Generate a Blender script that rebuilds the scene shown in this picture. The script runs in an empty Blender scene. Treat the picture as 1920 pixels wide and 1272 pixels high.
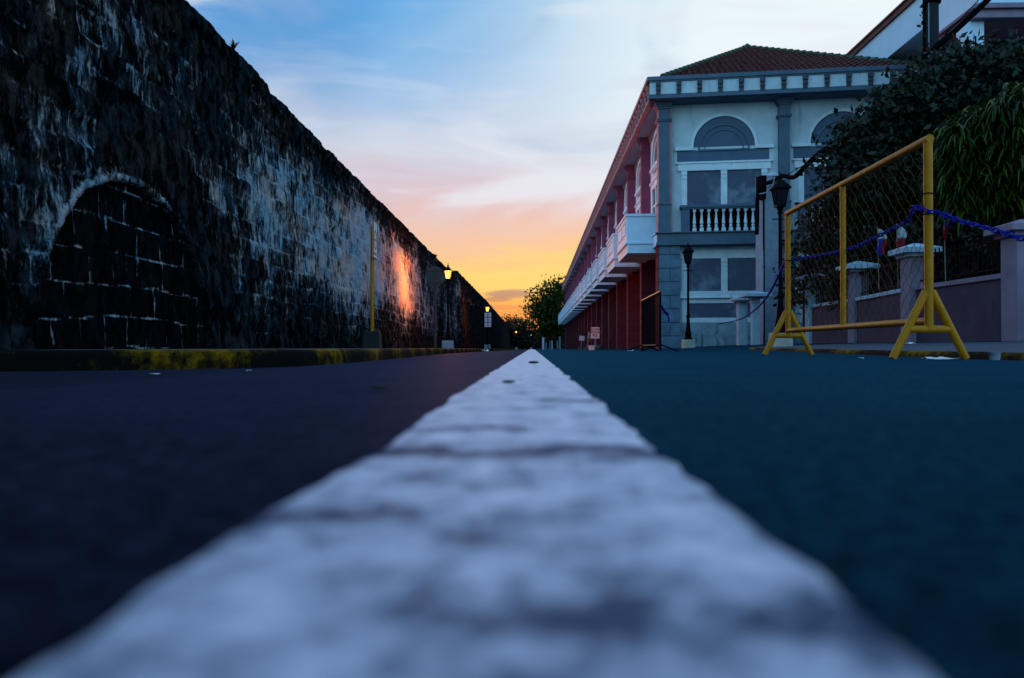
import bpy, math, random
import numpy as np
from mathutils import Vector, Matrix, noise

C = bpy.data.collections.new("street"); bpy.context.scene.collection.children.link(C)
sc = bpy.context.scene
random.seed(7); rng = np.random.default_rng(11)

# ------------------------------------------------------------------ camera
F = 1464.0                       # focal length in photo pixels (1920 wide)
EYE = Vector((0, 0, 0.056))
YAW = math.atan(38 / F); PITCH = math.atan(16 / F)
cam = bpy.data.cameras.new("camera"); cam.sensor_width = 36; cam.lens = 36 * F / 1920
cam.clip_start = 0.02; cam.clip_end = 3000
cam.dof.use_dof = True; cam.dof.focus_distance = 13.0; cam.dof.aperture_fstop = 4.8
co = bpy.data.objects.new("camera", cam); sc.collection.objects.link(co)
co.location = EYE; co.rotation_euler = (math.pi/2 + PITCH, 0, YAW)
sc.camera = co
RM = co.rotation_euler.to_matrix()
def at(px, py, Y):
    "world point of a photo pixel at street depth Y"
    d = RM @ Vector(((px - 960) / F, (636 - py) / F, -1))
    return EYE + d * (Y / d.y)

# ------------------------------------------------------------------ world
def lin(r, g, b):
    f = lambda c: (c/255/12.92) if c/255 <= .04045 else ((c/255 + .055)/1.055)**2.4
    return (f(r), f(g), f(b), 1)
w = bpy.data.worlds.new("World"); sc.world = w; w.use_nodes = True
nt = w.node_tree; nt.nodes.clear()
def N(t, **k):
    n = nt.nodes.new(t)
    for a, b in k.items(): setattr(n, a, b)
    return n
def put(sock, v):
    if hasattr(v, 'is_output'): nt.links.new(v, sock)
    else: sock.default_value = v
def mth(op, a, b=0.0, c=0.0, clamp=False):
    n = N('ShaderNodeMath', operation=op, use_clamp=clamp)
    put(n.inputs[0], a); put(n.inputs[1], b); put(n.inputs[2], c); return n.outputs[0]
def ss(v, lo, hi):
    n = N('ShaderNodeMapRange', interpolation_type='SMOOTHSTEP'); put(n.inputs[0], v)
    n.inputs[1].default_value = lo; n.inputs[2].default_value = hi; return n.outputs[0]
def ramp(v, stops):
    n = N('ShaderNodeValToRGB'); put(n.inputs[0], v); e = n.color_ramp.elements
    while len(e) < len(stops): e.new(0.5)
    for k, (p, c) in enumerate(stops): e[k].position = p; e[k].color = c
    return n.outputs[0]
def mixc(f, a, b):
    n = N('ShaderNodeMix', data_type='RGBA'); put(n.inputs[0], f); put(n.inputs[6], a); put(n.inputs[7], b); return n.outputs[2]
SUN_EL, SUN_AZ = math.radians(3.0), math.radians(3.0)
tc = N('ShaderNodeTexCoord'); sep = N('ShaderNodeSeparateXYZ'); nt.links.new(tc.outputs['Generated'], sep.inputs[0])
sx, sy, sz = sep.outputs
az = mth('ARCTAN2', sx, sy)                       # 0 = down the street, + = right
# soft warping noise so that the colour bands are not level
mp = N('ShaderNodeMapping'); mp.inputs['Scale'].default_value = (1.7, 1.7, 4.2); mp.inputs['Rotation'].default_value = (0, math.radians(-14), 0)
nt.links.new(tc.outputs['Generated'], mp.inputs[0])
n1 = N('ShaderNodeTexNoise'); n1.inputs['Scale'].default_value = 1.5; n1.inputs['Detail'].default_value = 5; n1.inputs['Roughness'].default_value = .5
n1.inputs['Distortion'].default_value = .6; nt.links.new(mp.outputs[0], n1.inputs[0])
cl = n1.outputs[0]
mp2 = N('ShaderNodeMapping'); mp2.inputs['Scale'].default_value = (3, 3, 22); mp2.inputs['Location'].default_value = (3.1, 1.7, .4)
nt.links.new(tc.outputs['Generated'], mp2.inputs[0])
n2 = N('ShaderNodeTexNoise'); n2.inputs['Scale'].default_value = 2.2; n2.inputs['Detail'].default_value = 4; nt.links.new(mp2.outputs[0], n2.inputs[0])
zz = mth('ADD', sz, mth('MULTIPLY', mth('SUBTRACT', cl, .5), .10))
zz = mth('ADD', zz, mth('MULTIPLY', mth('SUBTRACT', n2.outputs[0], .5), .03))
warm = ramp(zz, [(0.0, lin(226,124,70)), (.03, lin(244,154,84)), (.055, lin(252,178,82)), (.08, lin(254,194,96)), (.105, lin(252,198,128)),
                 (.135, lin(248,200,162)), (.17, lin(234,196,190)), (.205, lin(218,202,214)), (.25, lin(208,216,232)), (.32, lin(180,208,238)),
                 (.42, lin(150,198,236)), (.6, lin(168,216,250)), (.8, lin(150,206,250)), (1.0, lin(134,194,246))])
# bright pale veil on the right, bluer clear gap upper left
veil = mth('MULTIPLY', ss(az, -.12, .26), ss(zz, .14, .30))
veil = mth('MULTIPLY', veil, mth('SUBTRACT', 1.0, ss(az, .7, 1.3)))
veil = mth('MULTIPLY', veil, mth('SUBTRACT', 1.0, ss(sz, .45, .62)))
c1 = mixc(mth('MULTIPLY', veil, .97), warm, lin(240,252,255))
gap = mth('MULTIPLY', mth('SUBTRACT', 1.0, ss(az, -.30, .06)), ss(zz, .24, .40))
gap = mth('MULTIPLY', gap, ss(cl, .30, .52))
c2 = mixc(mth('MULTIPLY', gap, 1.0), c1, lin(84,166,230))
hazy = mth('MULTIPLY', mth('SUBTRACT', 1.0, ss(az, -.30, -.16)), ss(zz, .20, .32))
c2 = mixc(mth('MULTIPLY', hazy, .3), c2, lin(96,132,190))
# cloud wisps: pale streaks high up, mauve streaks low down
wis = ss(n2.outputs[0], .5, .72)
c3 = mixc(mth('MULTIPLY', mth('MULTIPLY', wis, ss(sz, .16, .26)), .12), c2, lin(238,242,250))
cls = ss(cl, .52, .70)
c3 = mixc(mth('MULTIPLY', mth('MULTIPLY', cls, ss(sz, .14, .2)), .8), c3, lin(164,186,220))
n3 = N('ShaderNodeTexNoise'); n3.inputs['Scale'].default_value = 2.1; n3.inputs['Detail'].default_value = 6; n3.inputs['Distortion'].default_value = .9
mp3 = N('ShaderNodeMapping'); mp3.inputs['Scale'].default_value = (1.2, 1.2, 5.5); mp3.inputs['Rotation'].default_value = (0, math.radians(24), 0); mp3.inputs['Location'].default_value = (.6, 2.3, 1.1)
nt.links.new(tc.outputs['Generated'], mp3.inputs[0]); nt.links.new(mp3.outputs[0], n3.inputs[0])
c3 = mixc(mth('MULTIPLY', mth('MULTIPLY', ss(n3.outputs[0], .48, .68), ss(sz, .13, .2)), .8), c3, lin(234,238,247))
c3 = mixc(mth('MULTIPLY', mth('MULTIPLY', mth('SUBTRACT', 1.0, ss(n3.outputs[0], .34, .46)), mth('SUBTRACT', 1.0, ss(sz, .2, .3))), .35), c3, lin(196,160,186))
# small mauve cloud bars just over the far tree
def blob(a0, z0, wa, wz, nz=n2.outputs[0], k=1.0):
    da = mth('DIVIDE', mth('SUBTRACT', az, a0), wa); dz = mth('DIVIDE', mth('SUBTRACT', sz, z0), wz)
    r = mth('ADD', mth('MULTIPLY', da, da), mth('MULTIPLY', dz, dz))
    r = mth('ADD', r, mth('MULTIPLY', mth('SUBTRACT', nz, .5), 3.0))
    return mth('MULTIPLY', mth('SUBTRACT', 1.0, ss(r, .15, 1.3)), k)
c3 = mixc(blob(.02, .092, .20, .035, k=.75), c3, lin(254,220,130))
c3 = mixc(blob(-.028, .068, .034, .0065, k=.8), c3, lin(176,126,122))
c3 = mixc(blob(-.045, .0615, .022, .004, k=.65), c3, lin(176,122,110))
c3 = mixc(blob(-.035, .052, .05, .003, k=.4), c3, lin(214,130,96))
# hemisphere behind the camera: unseen sky, brightened and blued to light the front
back = mth('SUBTRACT', 1.0, ss(sy, -.35, .55))
bk = ramp(sz, [(0.0, lin(200,242,248)), (.25, lin(196,240,250)), (.6, lin(160,214,246)), (1.0, lin(134,194,246))])
vm = N('ShaderNodeVectorMath', operation='MULTIPLY'); nt.links.new(bk, vm.inputs[0]); vm.inputs[1].default_value = (1.0, 1.22, 1.42)
c4 = mixc(back, c3, vm.outputs[0])
c4 = mixc(ss(sz, -.02, -.2), c4, lin(20,26,34))
bg = N('ShaderNodeBackground'); nt.links.new(c4, bg.inputs[0]); bg.inputs[1].default_value = .97
sky = N('ShaderNodeTexSky', sky_type='NISHITA'); sky.sun_disc = False; sky.sun_elevation = SUN_EL; sky.sun_rotation = SUN_AZ
bg2 = N('ShaderNodeBackground'); nt.links.new(sky.outputs[0], bg2.inputs[0]); bg2.inputs[1].default_value = .003
ad = N('ShaderNodeAddShader'); nt.links.new(bg.outputs[0], ad.inputs[0]); nt.links.new(bg2.outputs[0], ad.inputs[1])
wo = N('ShaderNodeOutputWorld'); nt.links.new(ad.outputs[0], wo.inputs[0])
w.cycles.sampling_method = 'MANUAL'; w.cycles.sample_map_resolution = 1024

# ------------------------------------------------------------------ sun (already almost down, behind thin cloud)
sl = bpy.data.lights.new("sun", 'SUN'); sl.energy = .34; sl.angle = math.radians(12); sl.color = (1, .58, .42)
so = bpy.data.objects.new("sun", sl); sc.collection.objects.link(so)
sd = Vector((math.sin(math.radians(-7)), math.cos(math.radians(-7)), math.tan(math.radians(7))))
so.rotation_euler = sd.to_track_quat('Z', 'Y').to_euler()

sc.view_settings.view_transform = 'Standard'; sc.view_settings.look = 'None'
sc.view_settings.exposure = 0; sc.view_settings.gamma = 1
sc.cycles.max_bounces = 6; sc.cycles.diffuse_bounces = 3; sc.cycles.glossy_bounces = 3
sc.cycles.transparent_max_bounces = 8; sc.cycles.use_denoising = True; sc.cycles.sample_clamp_indirect = 4

# ------------------------------------------------------------------ materials
def mat(name, col, rough=.75, var=.25, scale=3.0, col2=None, stretch=(1,1,1), bump=.0, gst=(3.2, 3.2, .55), bscale=30, spec=.14, metal=0.0, grime=None, gcover=.5, attr=None):
    """procedural paint/stone: base colour varied by noise towards col2, optional grime stains"""
    m = bpy.data.materials.new(name); m.use_nodes = True; t = m.node_tree; t.nodes.clear()
    o = t.nodes.new('ShaderNodeOutputMaterial'); p = t.nodes.new('ShaderNodeBsdfPrincipled'); t.links.new(p.outputs[0], o.inputs[0])
    tc = t.nodes.new('ShaderNodeTexCoord'); mp = t.nodes.new('ShaderNodeMapping'); mp.inputs['Scale'].default_value = stretch
    geo = t.nodes.new('ShaderNodeNewGeometry'); t.links.new(geo.outputs['Position'], mp.inputs[0])
    n = t.nodes.new('ShaderNodeTexNoise'); n.inputs['Scale'].default_value = scale; n.inputs['Detail'].default_value = 6; n.inputs['Roughness'].default_value = .62
    t.links.new(mp.outputs[0], n.inputs[0])
    c = Vector(col[:3]); c2 = Vector(col2[:3]) if col2 else c * (1 - var)
    r = t.nodes.new('ShaderNodeValToRGB'); e = r.color_ramp.elements
    e[0].position = .32; e[0].color = (*c2, 1); e[1].position = .66; e[1].color = (*c, 1); t.links.new(n.outputs[0], r.inputs[0])
    out = r.outputs[0]
    if grime:
        g = t.nodes.new('ShaderNodeTexNoise'); g.inputs['Scale'].default_value = scale * .6; g.inputs['Detail'].default_value = 8; g.inputs['Roughness'].default_value = .7
        mg = t.nodes.new('ShaderNodeMapping'); mg.inputs['Scale'].default_value = gst; mg.inputs['Location'].default_value = (7, 3, 1)
        t.links.new(geo.outputs['Position'], mg.inputs[0]); t.links.new(mg.outputs[0], g.inputs[0])
        mr = t.nodes.new('ShaderNodeMapRange'); mr.interpolation_type = 'SMOOTHSTEP'; t.links.new(g.outputs[0], mr.inputs[0])
        mr.inputs[1].default_value = .72 - gcover * .35; mr.inputs[2].default_value = .9 - gcover * .35; mr.inputs[4].default_value = .75
        mx = t.nodes.new('ShaderNodeMix'); mx.data_type = 'RGBA'; t.links.new(mr.outputs[0], mx.inputs[0]); t.links.new(out, mx.inputs[6]); mx.inputs[7].default_value = (*grime[:3], 1)
        out = mx.outputs[2]
    t.links.new(out, p.inputs['Base Color'])
    p.inputs['Roughness'].default_value = rough; p.inputs['Metallic'].default_value = metal; p.inputs['Specular IOR Level'].default_value = spec
    if bump:
        b = t.nodes.new('ShaderNodeTexNoise'); b.inputs['Scale'].default_value = bscale; b.inputs['Detail'].default_value = 5
        t.links.new(geo.outputs['Position'], b.inputs[0])
        bp = t.nodes.new('ShaderNodeBump'); bp.inputs['Strength'].default_value = bump; bp.inputs['Distance'].default_value = .02
        t.links.new(b.outputs[0], bp.inputs['Height']); t.links.new(bp.outputs[0], p.inputs['Normal'])
    return m
M = {}
M['stucco'] = mat('pale stucco', (.56,.68,.76), .85, .18, 1.3, grime=(.2,.26,.30), gcover=.45, bump=.15)
M['stucco_trim'] = mat('pale trim', (.70,.82,.90), .8, .2, 2.5, grime=(.26,.33,.38), gcover=.4)
M['grey'] = mat('slate grey paint', (.10,.155,.22), .8, .25, 2.0, grime=(.045,.075,.11), gcover=.35, bump=.12)
M['grey_d'] = mat('dark grey paint', (.075,.115,.19), .75, .2, 2.0, col2=(.09,.14,.21), grime=(.16,.22,.28), gcover=.15)
M['panel'] = mat('boarded window panel', (.085,.105,.165), .7, .15, 1.2, grime=(.21,.28,.36), gcover=.72, gst=(1.6,1.6,1.3))
M['stone_front'] = mat('bluish stone blocks', (.13,.22,.31), .85, .4, 3.2, grime=(.04,.075,.11), gcover=.45, bump=.3)
M['base_wall'] = mat('weathered base wall', (.28,.40,.48), .9, .4, 2.6, grime=(.04,.085,.12), gcover=.65, bump=.3)
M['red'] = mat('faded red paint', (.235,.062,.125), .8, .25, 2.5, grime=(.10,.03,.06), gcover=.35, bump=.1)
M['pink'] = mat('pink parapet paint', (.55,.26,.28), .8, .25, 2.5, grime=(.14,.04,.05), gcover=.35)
M['redbr'] = mat('lit pink bracket', (.62,.30,.33), .8, .2, 5)  # paler than the face: light on the brackets put into their colour
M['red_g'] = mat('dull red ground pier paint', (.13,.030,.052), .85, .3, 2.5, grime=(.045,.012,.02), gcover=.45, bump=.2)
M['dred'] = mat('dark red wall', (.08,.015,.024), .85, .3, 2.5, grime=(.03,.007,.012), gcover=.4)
M['maroon'] = mat('shaded maroon frieze', (.10,.03,.045), .85, .25, 2.5)  # shadow on the street parapet face put into its colour
M['bracket_g'] = mat('dark grey bracket paint', (.07,.09,.115), .8, .3, 4)
M['white'] = mat('off white paint', (.80,.86,.98), .75, .12, 1.8, grime=(.3,.31,.36), gcover=.3)
M['balc'] = mat('white balcony paint', (.60,.80,.98), .75, .15, 1.6, grime=(.3,.36,.42), gcover=.35)
M['soffit'] = mat('grey soffit', (.27,.31,.42), .85, .15, 1.5)
M['glass'] = mat('dark window glass', (.012,.015,.02), .12, .3, 2, spec=.5)
M['tile'] = mat('clay roof tile', (.20,.06,.06), .8, .8, 11, col2=(.03,.012,.014), grime=(.015,.010,.012), gcover=.6)
M['tile_g'] = mat('green fringe ridge tile', (.06,.10,.07), .85, .4, 8)  # green tint is a lens colour fringe put into the tile colour
M['iron'] = mat('black iron', (.004,.004,.006), .6, .3, 12, spec=.03)
M['yellow'] = mat('chipped yellow paint', (.54,.205,.002), .5, .2, 9, col2=(.40,.145,.002), grime=(.10,.05,.02), gcover=.42, spec=.22, bump=.15)
M['wire'] = mat('rusty yellow wire', (.11,.05,.006), .7, .5, 30, spec=.15)
M['chain'] = mat('blue plastic chain', (.001,.014,.30), .6, .2, 10, spec=.06)
M['concrete'] = mat('bluish concrete', (.30,.37,.48), .85, .25, 4, grime=(.14,.17,.22), gcover=.4, bump=.3)
M['pole'] = mat('dark concrete pole', (.022,.028,.04), .85, .3, 3, bump=.2)
M['pale_conc'] = mat('pale painted concrete', (.50,.47,.38), .85, .25, 6, grime=(.14,.12,.10), gcover=.5, bump=.3)
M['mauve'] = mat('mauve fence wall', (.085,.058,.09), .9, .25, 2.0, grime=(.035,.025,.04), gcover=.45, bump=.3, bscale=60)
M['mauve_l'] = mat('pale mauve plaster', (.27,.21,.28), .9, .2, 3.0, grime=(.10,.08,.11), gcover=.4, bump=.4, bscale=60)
M['cap'] = mat('pale cap plaster', (.40,.54,.66), .85, .25, 5.0, grime=(.16,.18,.2), gcover=.5, bump=.2)
M['rust'] = mat('rusted drum green', (.06,.09,.10), .7, .4, 6)
M['sidewalk'] = mat('sidewalk concrete', (.06,.08,.11), .85, .35, 1.5, grime=(.02,.026,.035), gcover=.5, bump=.3, bscale=25)
M['earth'] = mat('dark earth ground', (.03,.032,.03), .9, .4, .8)
M['signwhite'] = mat('white sign board', (.62,.62,.68), .5, .1, 3, grime=(.4,.38,.42), gcover=.3)
M['signred'] = mat('red sign paint', (.42,.02,.05), .5, .1, 3)
M['signgrey'] = mat('dull sign back', (.09,.08,.085), .6, .3, 3)
M['orange'] = mat('orange reflective strip', (.75,.25,.06), .5, .1, 3)
M['bark'] = mat('dark bark', (.018,.015,.012), .9, .5, 5, stretch=(1,1,.3), bump=.5)
M['purple'] = mat('house lavender wall', (.62,.80,.98), .85, .1, 1.2, grime=(.5,.53,.64), gcover=.25)
M['cream'] = mat('house cream wall', (.44,.42,.38), .85, .15, 1.2)
M['trim_rb'] = mat('red brown fascia trim', (.15,.055,.05), .7, .3, 3)
M['black'] = mat('black rubber', (.005,.005,.006), .9, .3, 5, spec=.02)
M['blueflag'] = mat('blue flag cloth', (.01,.03,.30), .8, .2, 5)
M['redflag'] = mat('red flag cloth', (.25,.008,.02), .8, .2, 5)
M['whiteflag'] = mat('white flag cloth', (.40,.46,.52), .8, .1, 5)
M['yellowflag'] = mat('yellow flag sun', (.6,.45,.03), .8, .1, 5)
M['wood'] = mat('pale stick', (.30,.24,.18), .8, .2, 5)
M['paper'] = mat('white paper', (.75,.77,.8), .8, .08, 5)

def leafmat(name, c1, c2, trans=.35):
    m = bpy.data.materials.new(name); m.use_nodes = True; t = m.node_tree; t.nodes.clear()
    o = t.nodes.new('ShaderNodeOutputMaterial'); p = t.nodes.new('ShaderNodeBsdfPrincipled')
    g = t.nodes.new('ShaderNodeNewGeometry'); r = t.nodes.new('ShaderNodeValToRGB')
    r.color_ramp.elements[0].color = (*c1, 1); r.color_ramp.elements[1].color = (*c2, 1)
    t.links.new(g.outputs['Random Per Island'], r.inputs[0]); t.links.new(r.outputs[0], p.inputs['Base Color'])
    p.inputs['Roughness'].default_value = .5; p.inputs['Specular IOR Level'].default_value = .25
    tr = t.nodes.new('ShaderNodeBsdfTranslucent'); t.links.new(r.outputs[0], tr.inputs[0])
    mx = t.nodes.new('ShaderNodeMixShader'); mx.inputs[0].default_value = trans
    t.links.new(p.outputs[0], mx.inputs[1]); t.links.new(tr.outputs[0], mx.inputs[2]); t.links.new(mx.outputs[0], o.inputs[0])
    return m
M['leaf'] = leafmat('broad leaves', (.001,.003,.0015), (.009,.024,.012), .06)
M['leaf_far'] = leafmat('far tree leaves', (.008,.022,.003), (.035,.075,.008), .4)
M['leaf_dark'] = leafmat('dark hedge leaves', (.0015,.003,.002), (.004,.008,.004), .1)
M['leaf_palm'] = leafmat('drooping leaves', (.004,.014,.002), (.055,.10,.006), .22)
def glow(name, col, s):
    m = bpy.data.materials.new(name); m.use_nodes = True; t = m.node_tree; t.nodes.clear()
    o = t.nodes.new('ShaderNodeOutputMaterial'); e = t.nodes.new('ShaderNodeEmission'); e.inputs[0].default_value = (*col, 1); e.inputs[1].default_value = s
    tr = t.nodes.new('ShaderNodeBsdfTransparent'); a = t.nodes.new('ShaderNodeAddShader'); t.links.new(e.outputs[0], a.inputs[0]); t.links.new(tr.outputs[0], a.inputs[1])
    t.links.new(a.outputs[0], o.inputs[0]); return m
M['lit'] = glow('lit lantern glass', (1, .42, .06), 2.0)
M['unlit'] = mat('dusty lantern glass', (.012,.016,.024), .7, .2, 5, spec=.05)

# asphalt -------------------------------------------------------------
def asphalt():
    m = bpy.data.materials.new('asphalt'); m.use_nodes = True; t = m.node_tree; t.nodes.clear(); L = t.links.new
    nn = t.nodes.new
    o = nn('ShaderNodeOutputMaterial'); p = nn('ShaderNodeBsdfPrincipled'); L(p.outputs[0], o.inputs[0])
    g = nn('ShaderNodeNewGeometry')
    a = nn('ShaderNodeTexNoise'); a.inputs['Scale'].default_value = 90; a.inputs['Detail'].default_value = 6; a.inputs['Roughness'].default_value = .7; L(g.outputs['Position'], a.inputs[0])
    b = nn('ShaderNodeTexNoise'); b.inputs['Scale'].default_value = 3.0; b.inputs['Detail'].default_value = 10; b.inputs['Roughness'].default_value = .75; L(g.outputs['Position'], b.inputs[0])
    v = nn('ShaderNodeTexVoronoi'); v.inputs['Scale'].default_value = 110; L(g.outputs['Position'], v.inputs[0])
    r = nn('ShaderNodeValToRGB'); r.color_ramp.elements[0].position = .38; r.color_ramp.elements[1].position = .66
    r.color_ramp.elements[0].color = (.06,.06,.06,1); r.color_ramp.elements[1].color = (1,1,1,1); L(a.outputs[0], r.inputs[0])
    r2 = nn('ShaderNodeMapRange'); L(b.outputs[0], r2.inputs[0]); r2.inputs[1].default_value = .3; r2.inputs[2].default_value = .7; r2.inputs[3].default_value = .5; r2.inputs[4].default_value = 1.4
    mx = nn('ShaderNodeMix'); mx.data_type = 'RGBA'; mx.blend_type = 'MULTIPLY'; mx.inputs[0].default_value = 1; L(r.outputs[0], mx.inputs[6]); L(r2.outputs[0], mx.inputs[7])
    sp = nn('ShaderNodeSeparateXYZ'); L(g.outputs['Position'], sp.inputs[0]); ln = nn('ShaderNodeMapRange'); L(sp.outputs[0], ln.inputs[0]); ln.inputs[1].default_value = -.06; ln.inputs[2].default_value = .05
    lm = nn('ShaderNodeMix'); lm.data_type = 'RGBA'; L(ln.outputs[0], lm.inputs[0]); lm.inputs[6].default_value = (.022,.024,.046,1); lm.inputs[7].default_value = (.012,.044,.070,1)   # wall shade on the left, cool cast on the right, put into the colour
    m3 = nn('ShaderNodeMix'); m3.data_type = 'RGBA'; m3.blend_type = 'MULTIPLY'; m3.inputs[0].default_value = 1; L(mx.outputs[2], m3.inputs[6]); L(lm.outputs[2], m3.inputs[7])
    L(m3.outputs[2], p.inputs['Base Color'])
    p.inputs['Roughness'].default_value = .8; p.inputs['Specular IOR Level'].default_value = 0
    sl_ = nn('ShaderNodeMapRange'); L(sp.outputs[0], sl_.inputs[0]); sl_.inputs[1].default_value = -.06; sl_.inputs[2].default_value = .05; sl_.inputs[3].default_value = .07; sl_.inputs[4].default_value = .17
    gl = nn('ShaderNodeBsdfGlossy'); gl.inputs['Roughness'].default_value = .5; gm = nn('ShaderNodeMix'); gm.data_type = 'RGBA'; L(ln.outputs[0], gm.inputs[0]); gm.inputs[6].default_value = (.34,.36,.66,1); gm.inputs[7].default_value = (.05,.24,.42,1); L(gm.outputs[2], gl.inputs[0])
    lw = nn('ShaderNodeLayerWeight'); lw.inputs[0].default_value = .5; pw = nn('ShaderNodeMath'); pw.operation = 'POWER'; L(lw.outputs['Facing'], pw.inputs[0]); pw.inputs[1].default_value = 5
    ml = nn('ShaderNodeMath'); ml.operation = 'MULTIPLY'; L(pw.outputs[0], ml.inputs[0]); L(sl_.outputs[0], ml.inputs[1])
    ms = nn('ShaderNodeMixShader'); L(ml.outputs[0], ms.inputs[0]); L(p.outputs[0], ms.inputs[1]); L(gl.outputs[0], ms.inputs[2]); L(ms.outputs[0], o.inputs[0])
    p.inputs['Specular Tint'].default_value = (.0, .5, 1, 1)
    ad = nn('ShaderNodeMath'); ad.operation = 'ADD'; L(a.outputs[0], ad.inputs[0]); L(v.outputs['Distance'], ad.inputs[1])
    bp = nn('ShaderNodeBump'); bp.inputs['Strength'].default_value = 1.0; bp.inputs['Distance'].default_value = .007; L(ad.outputs[0], bp.inputs['Height']); L(bp.outputs[0], p.inputs['Normal'])
    return m
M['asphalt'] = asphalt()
def linepaint():
    m = bpy.data.materials.new('worn white road paint'); m.use_nodes = True; t = m.node_tree; t.nodes.clear(); L = t.links.new; nn = t.nodes.new
    o = nn('ShaderNodeOutputMaterial'); p = nn('ShaderNodeBsdfPrincipled'); L(p.outputs[0], o.inputs[0])
    g = nn('ShaderNodeNewGeometry'); at_ = nn('ShaderNodeAttribute'); at_.attribute_name = 'wear_tone'
    a = nn('ShaderNodeTexNoise'); a.inputs['Scale'].default_value = 30; a.inputs['Detail'].default_value = 9; a.inputs['Roughness'].default_value = .72; L(g.outputs['Position'], a.inputs[0])
    b = nn('ShaderNodeTexNoise'); b.inputs['Scale'].default_value = 170; b.inputs['Detail'].default_value = 6; b.inputs['Roughness'].default_value = .7; L(g.outputs['Position'], b.inputs[0])
    s = nn('ShaderNodeMath'); s.operation = 'MULTIPLY_ADD'; L(at_.outputs['Fac'], s.inputs[0]); s.inputs[1].default_value = .45; L(a.outputs[0], s.inputs[2])
    s2 = nn('ShaderNodeMath'); s2.operation = 'MULTIPLY_ADD'; L(b.outputs[0], s2.inputs[0]); s2.inputs[1].default_value = .42; L(s.outputs[0], s2.inputs[2])
    r = nn('ShaderNodeValToRGB'); e = r.color_ramp.elements; e[0].position = .50; e[0].color = (.76,.62,.69,1); e[1].position = 1.12; e[1].color = (.05,.065,.11,1)
    e.new(.74).color = (.45,.41,.50,1); L(s2.outputs[0], r.inputs[0]); L(r.outputs[0], p.inputs['Base Color'])
    p.inputs['Roughness'].default_value = .8; p.inputs['Specular IOR Level'].default_value = .08
    bp = nn('ShaderNodeBump'); bp.inputs['Strength'].default_value = .3; bp.inputs['Distance'].default_value = .002; L(b.outputs[0], bp.inputs['Height']); L(bp.outputs[0], p.inputs['Normal'])
    return m
M['line'] = linepaint()
def oldwall(name, infill=False):
    m = bpy.data.materials.new(name); m.use_nodes = True; t = m.node_tree; t.nodes.clear(); L = t.links.new; nn = t.nodes.new
    o = nn('ShaderNodeOutputMaterial'); p = nn('ShaderNodeBsdfPrincipled'); L(p.outputs[0], o.inputs[0])
    g = nn('ShaderNodeNewGeometry')
    st = nn('ShaderNodeAttribute'); st.attribute_name = 'stain_glow'; mo = nn('ShaderNodeAttribute'); mo.attribute_name = 'mortar'
    def nz(scale, det, st_, loc=(0,0,0), rough=.65):
        mp = nn('ShaderNodeMapping'); mp.inputs['Scale'].default_value = st_; mp.inputs['Location'].default_value = loc; L(g.outputs['Position'], mp.inputs[0])
        n = nn('ShaderNodeTexNoise'); n.inputs['Scale'].default_value = scale; n.inputs['Detail'].default_value = det; n.inputs['Roughness'].default_value = rough; L(mp.outputs[0], n.inputs[0]); return n.outputs[0]
    def ma(op, a, b, c=0.0):
        n = nn('ShaderNodeMath'); n.operation = op
        for i, v in enumerate((a, b, c)):
            if hasattr(v, 'is_output'): L(v, n.inputs[i])
            else: n.inputs[i].default_value = v
        return n.outputs[0]
    streak = nz(5.0, 9, (1.5, 1.5, .52), (0,0,0), .75); patch = nz(3.0, 9, (1, 1, .7), (5, 2, 9), .74); fine = nz(15, 6, (1, 1, .28), (1, 4, 2), .75)
    v = ma('MULTIPLY_ADD', streak, .9, ma('MULTIPLY', patch, .75)); v = ma('MULTIPLY_ADD', fine, .8, v); v = ma('SUBTRACT', v, .20)
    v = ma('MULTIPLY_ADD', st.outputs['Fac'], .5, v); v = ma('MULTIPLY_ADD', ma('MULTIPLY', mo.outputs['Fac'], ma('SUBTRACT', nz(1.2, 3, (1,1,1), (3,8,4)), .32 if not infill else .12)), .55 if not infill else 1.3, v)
    r = nn('ShaderNodeValToRGB'); e = r.color_ramp.elements
    e[0].position = .40; e[0].color = (.003,.003,.0035,1); e[1].position = 1.0; e[1].color = (.40,.42,.44,1)
    e.new(.52).color = (.007,.008,.009,1); e.new(.66).color = (.06,.07,.08,1); e.new(.80).color = (.20,.22,.24,1)
    vv = ma('MULTIPLY_ADD', ma('SUBTRACT', v, 1.045 if not infill else 1.10), 2.1, .50); L(vv, r.inputs[0])
    lo1 = nz(4.5, 9, (1, 1, .6), (11, 3, 2), .75); lo2 = nz(.9, 3, (1,1,1), (2, 7, 3))
    rl = nn('ShaderNodeValToRGB'); q = rl.color_ramp.elements; q[0].position = .46; q[0].color = (0,0,0,1); q[1].position = .72; q[1].color = (.05,.055,.06,1); L(lo1, rl.inputs[0])
    tn = nn('ShaderNodeValToRGB'); q = tn.color_ramp.elements; q[0].position = .42; q[0].color = (.55,.95,1.25,1); q[1].position = .6; q[1].color = (1.15,.95,.88,1); L(lo2, tn.inputs[0])
    aa = nn('ShaderNodeMix'); aa.data_type = 'RGBA'; aa.blend_type = 'ADD'; aa.inputs[0].default_value = 1 if not infill else .25; L(r.outputs[0], aa.inputs[6]); L(rl.outputs[0], aa.inputs[7])
    tm = nn('ShaderNodeMix'); tm.data_type = 'RGBA'; tm.blend_type = 'MULTIPLY'; tm.inputs[0].default_value = .8; L(aa.outputs[2], tm.inputs[6]); L(tn.outputs[0], tm.inputs[7])
    L(tm.outputs[2], p.inputs['Base Color']); p.inputs['Roughness'].default_value = .95; p.inputs['Specular IOR Level'].default_value = 0
    h = nz(14, 8, (1, 1, 1), (0, 0, 0), .7); h2 = nz(60, 4, (1, 1, 1)); hh = ma('MULTIPLY_ADD', h2, .3, h)
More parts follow.
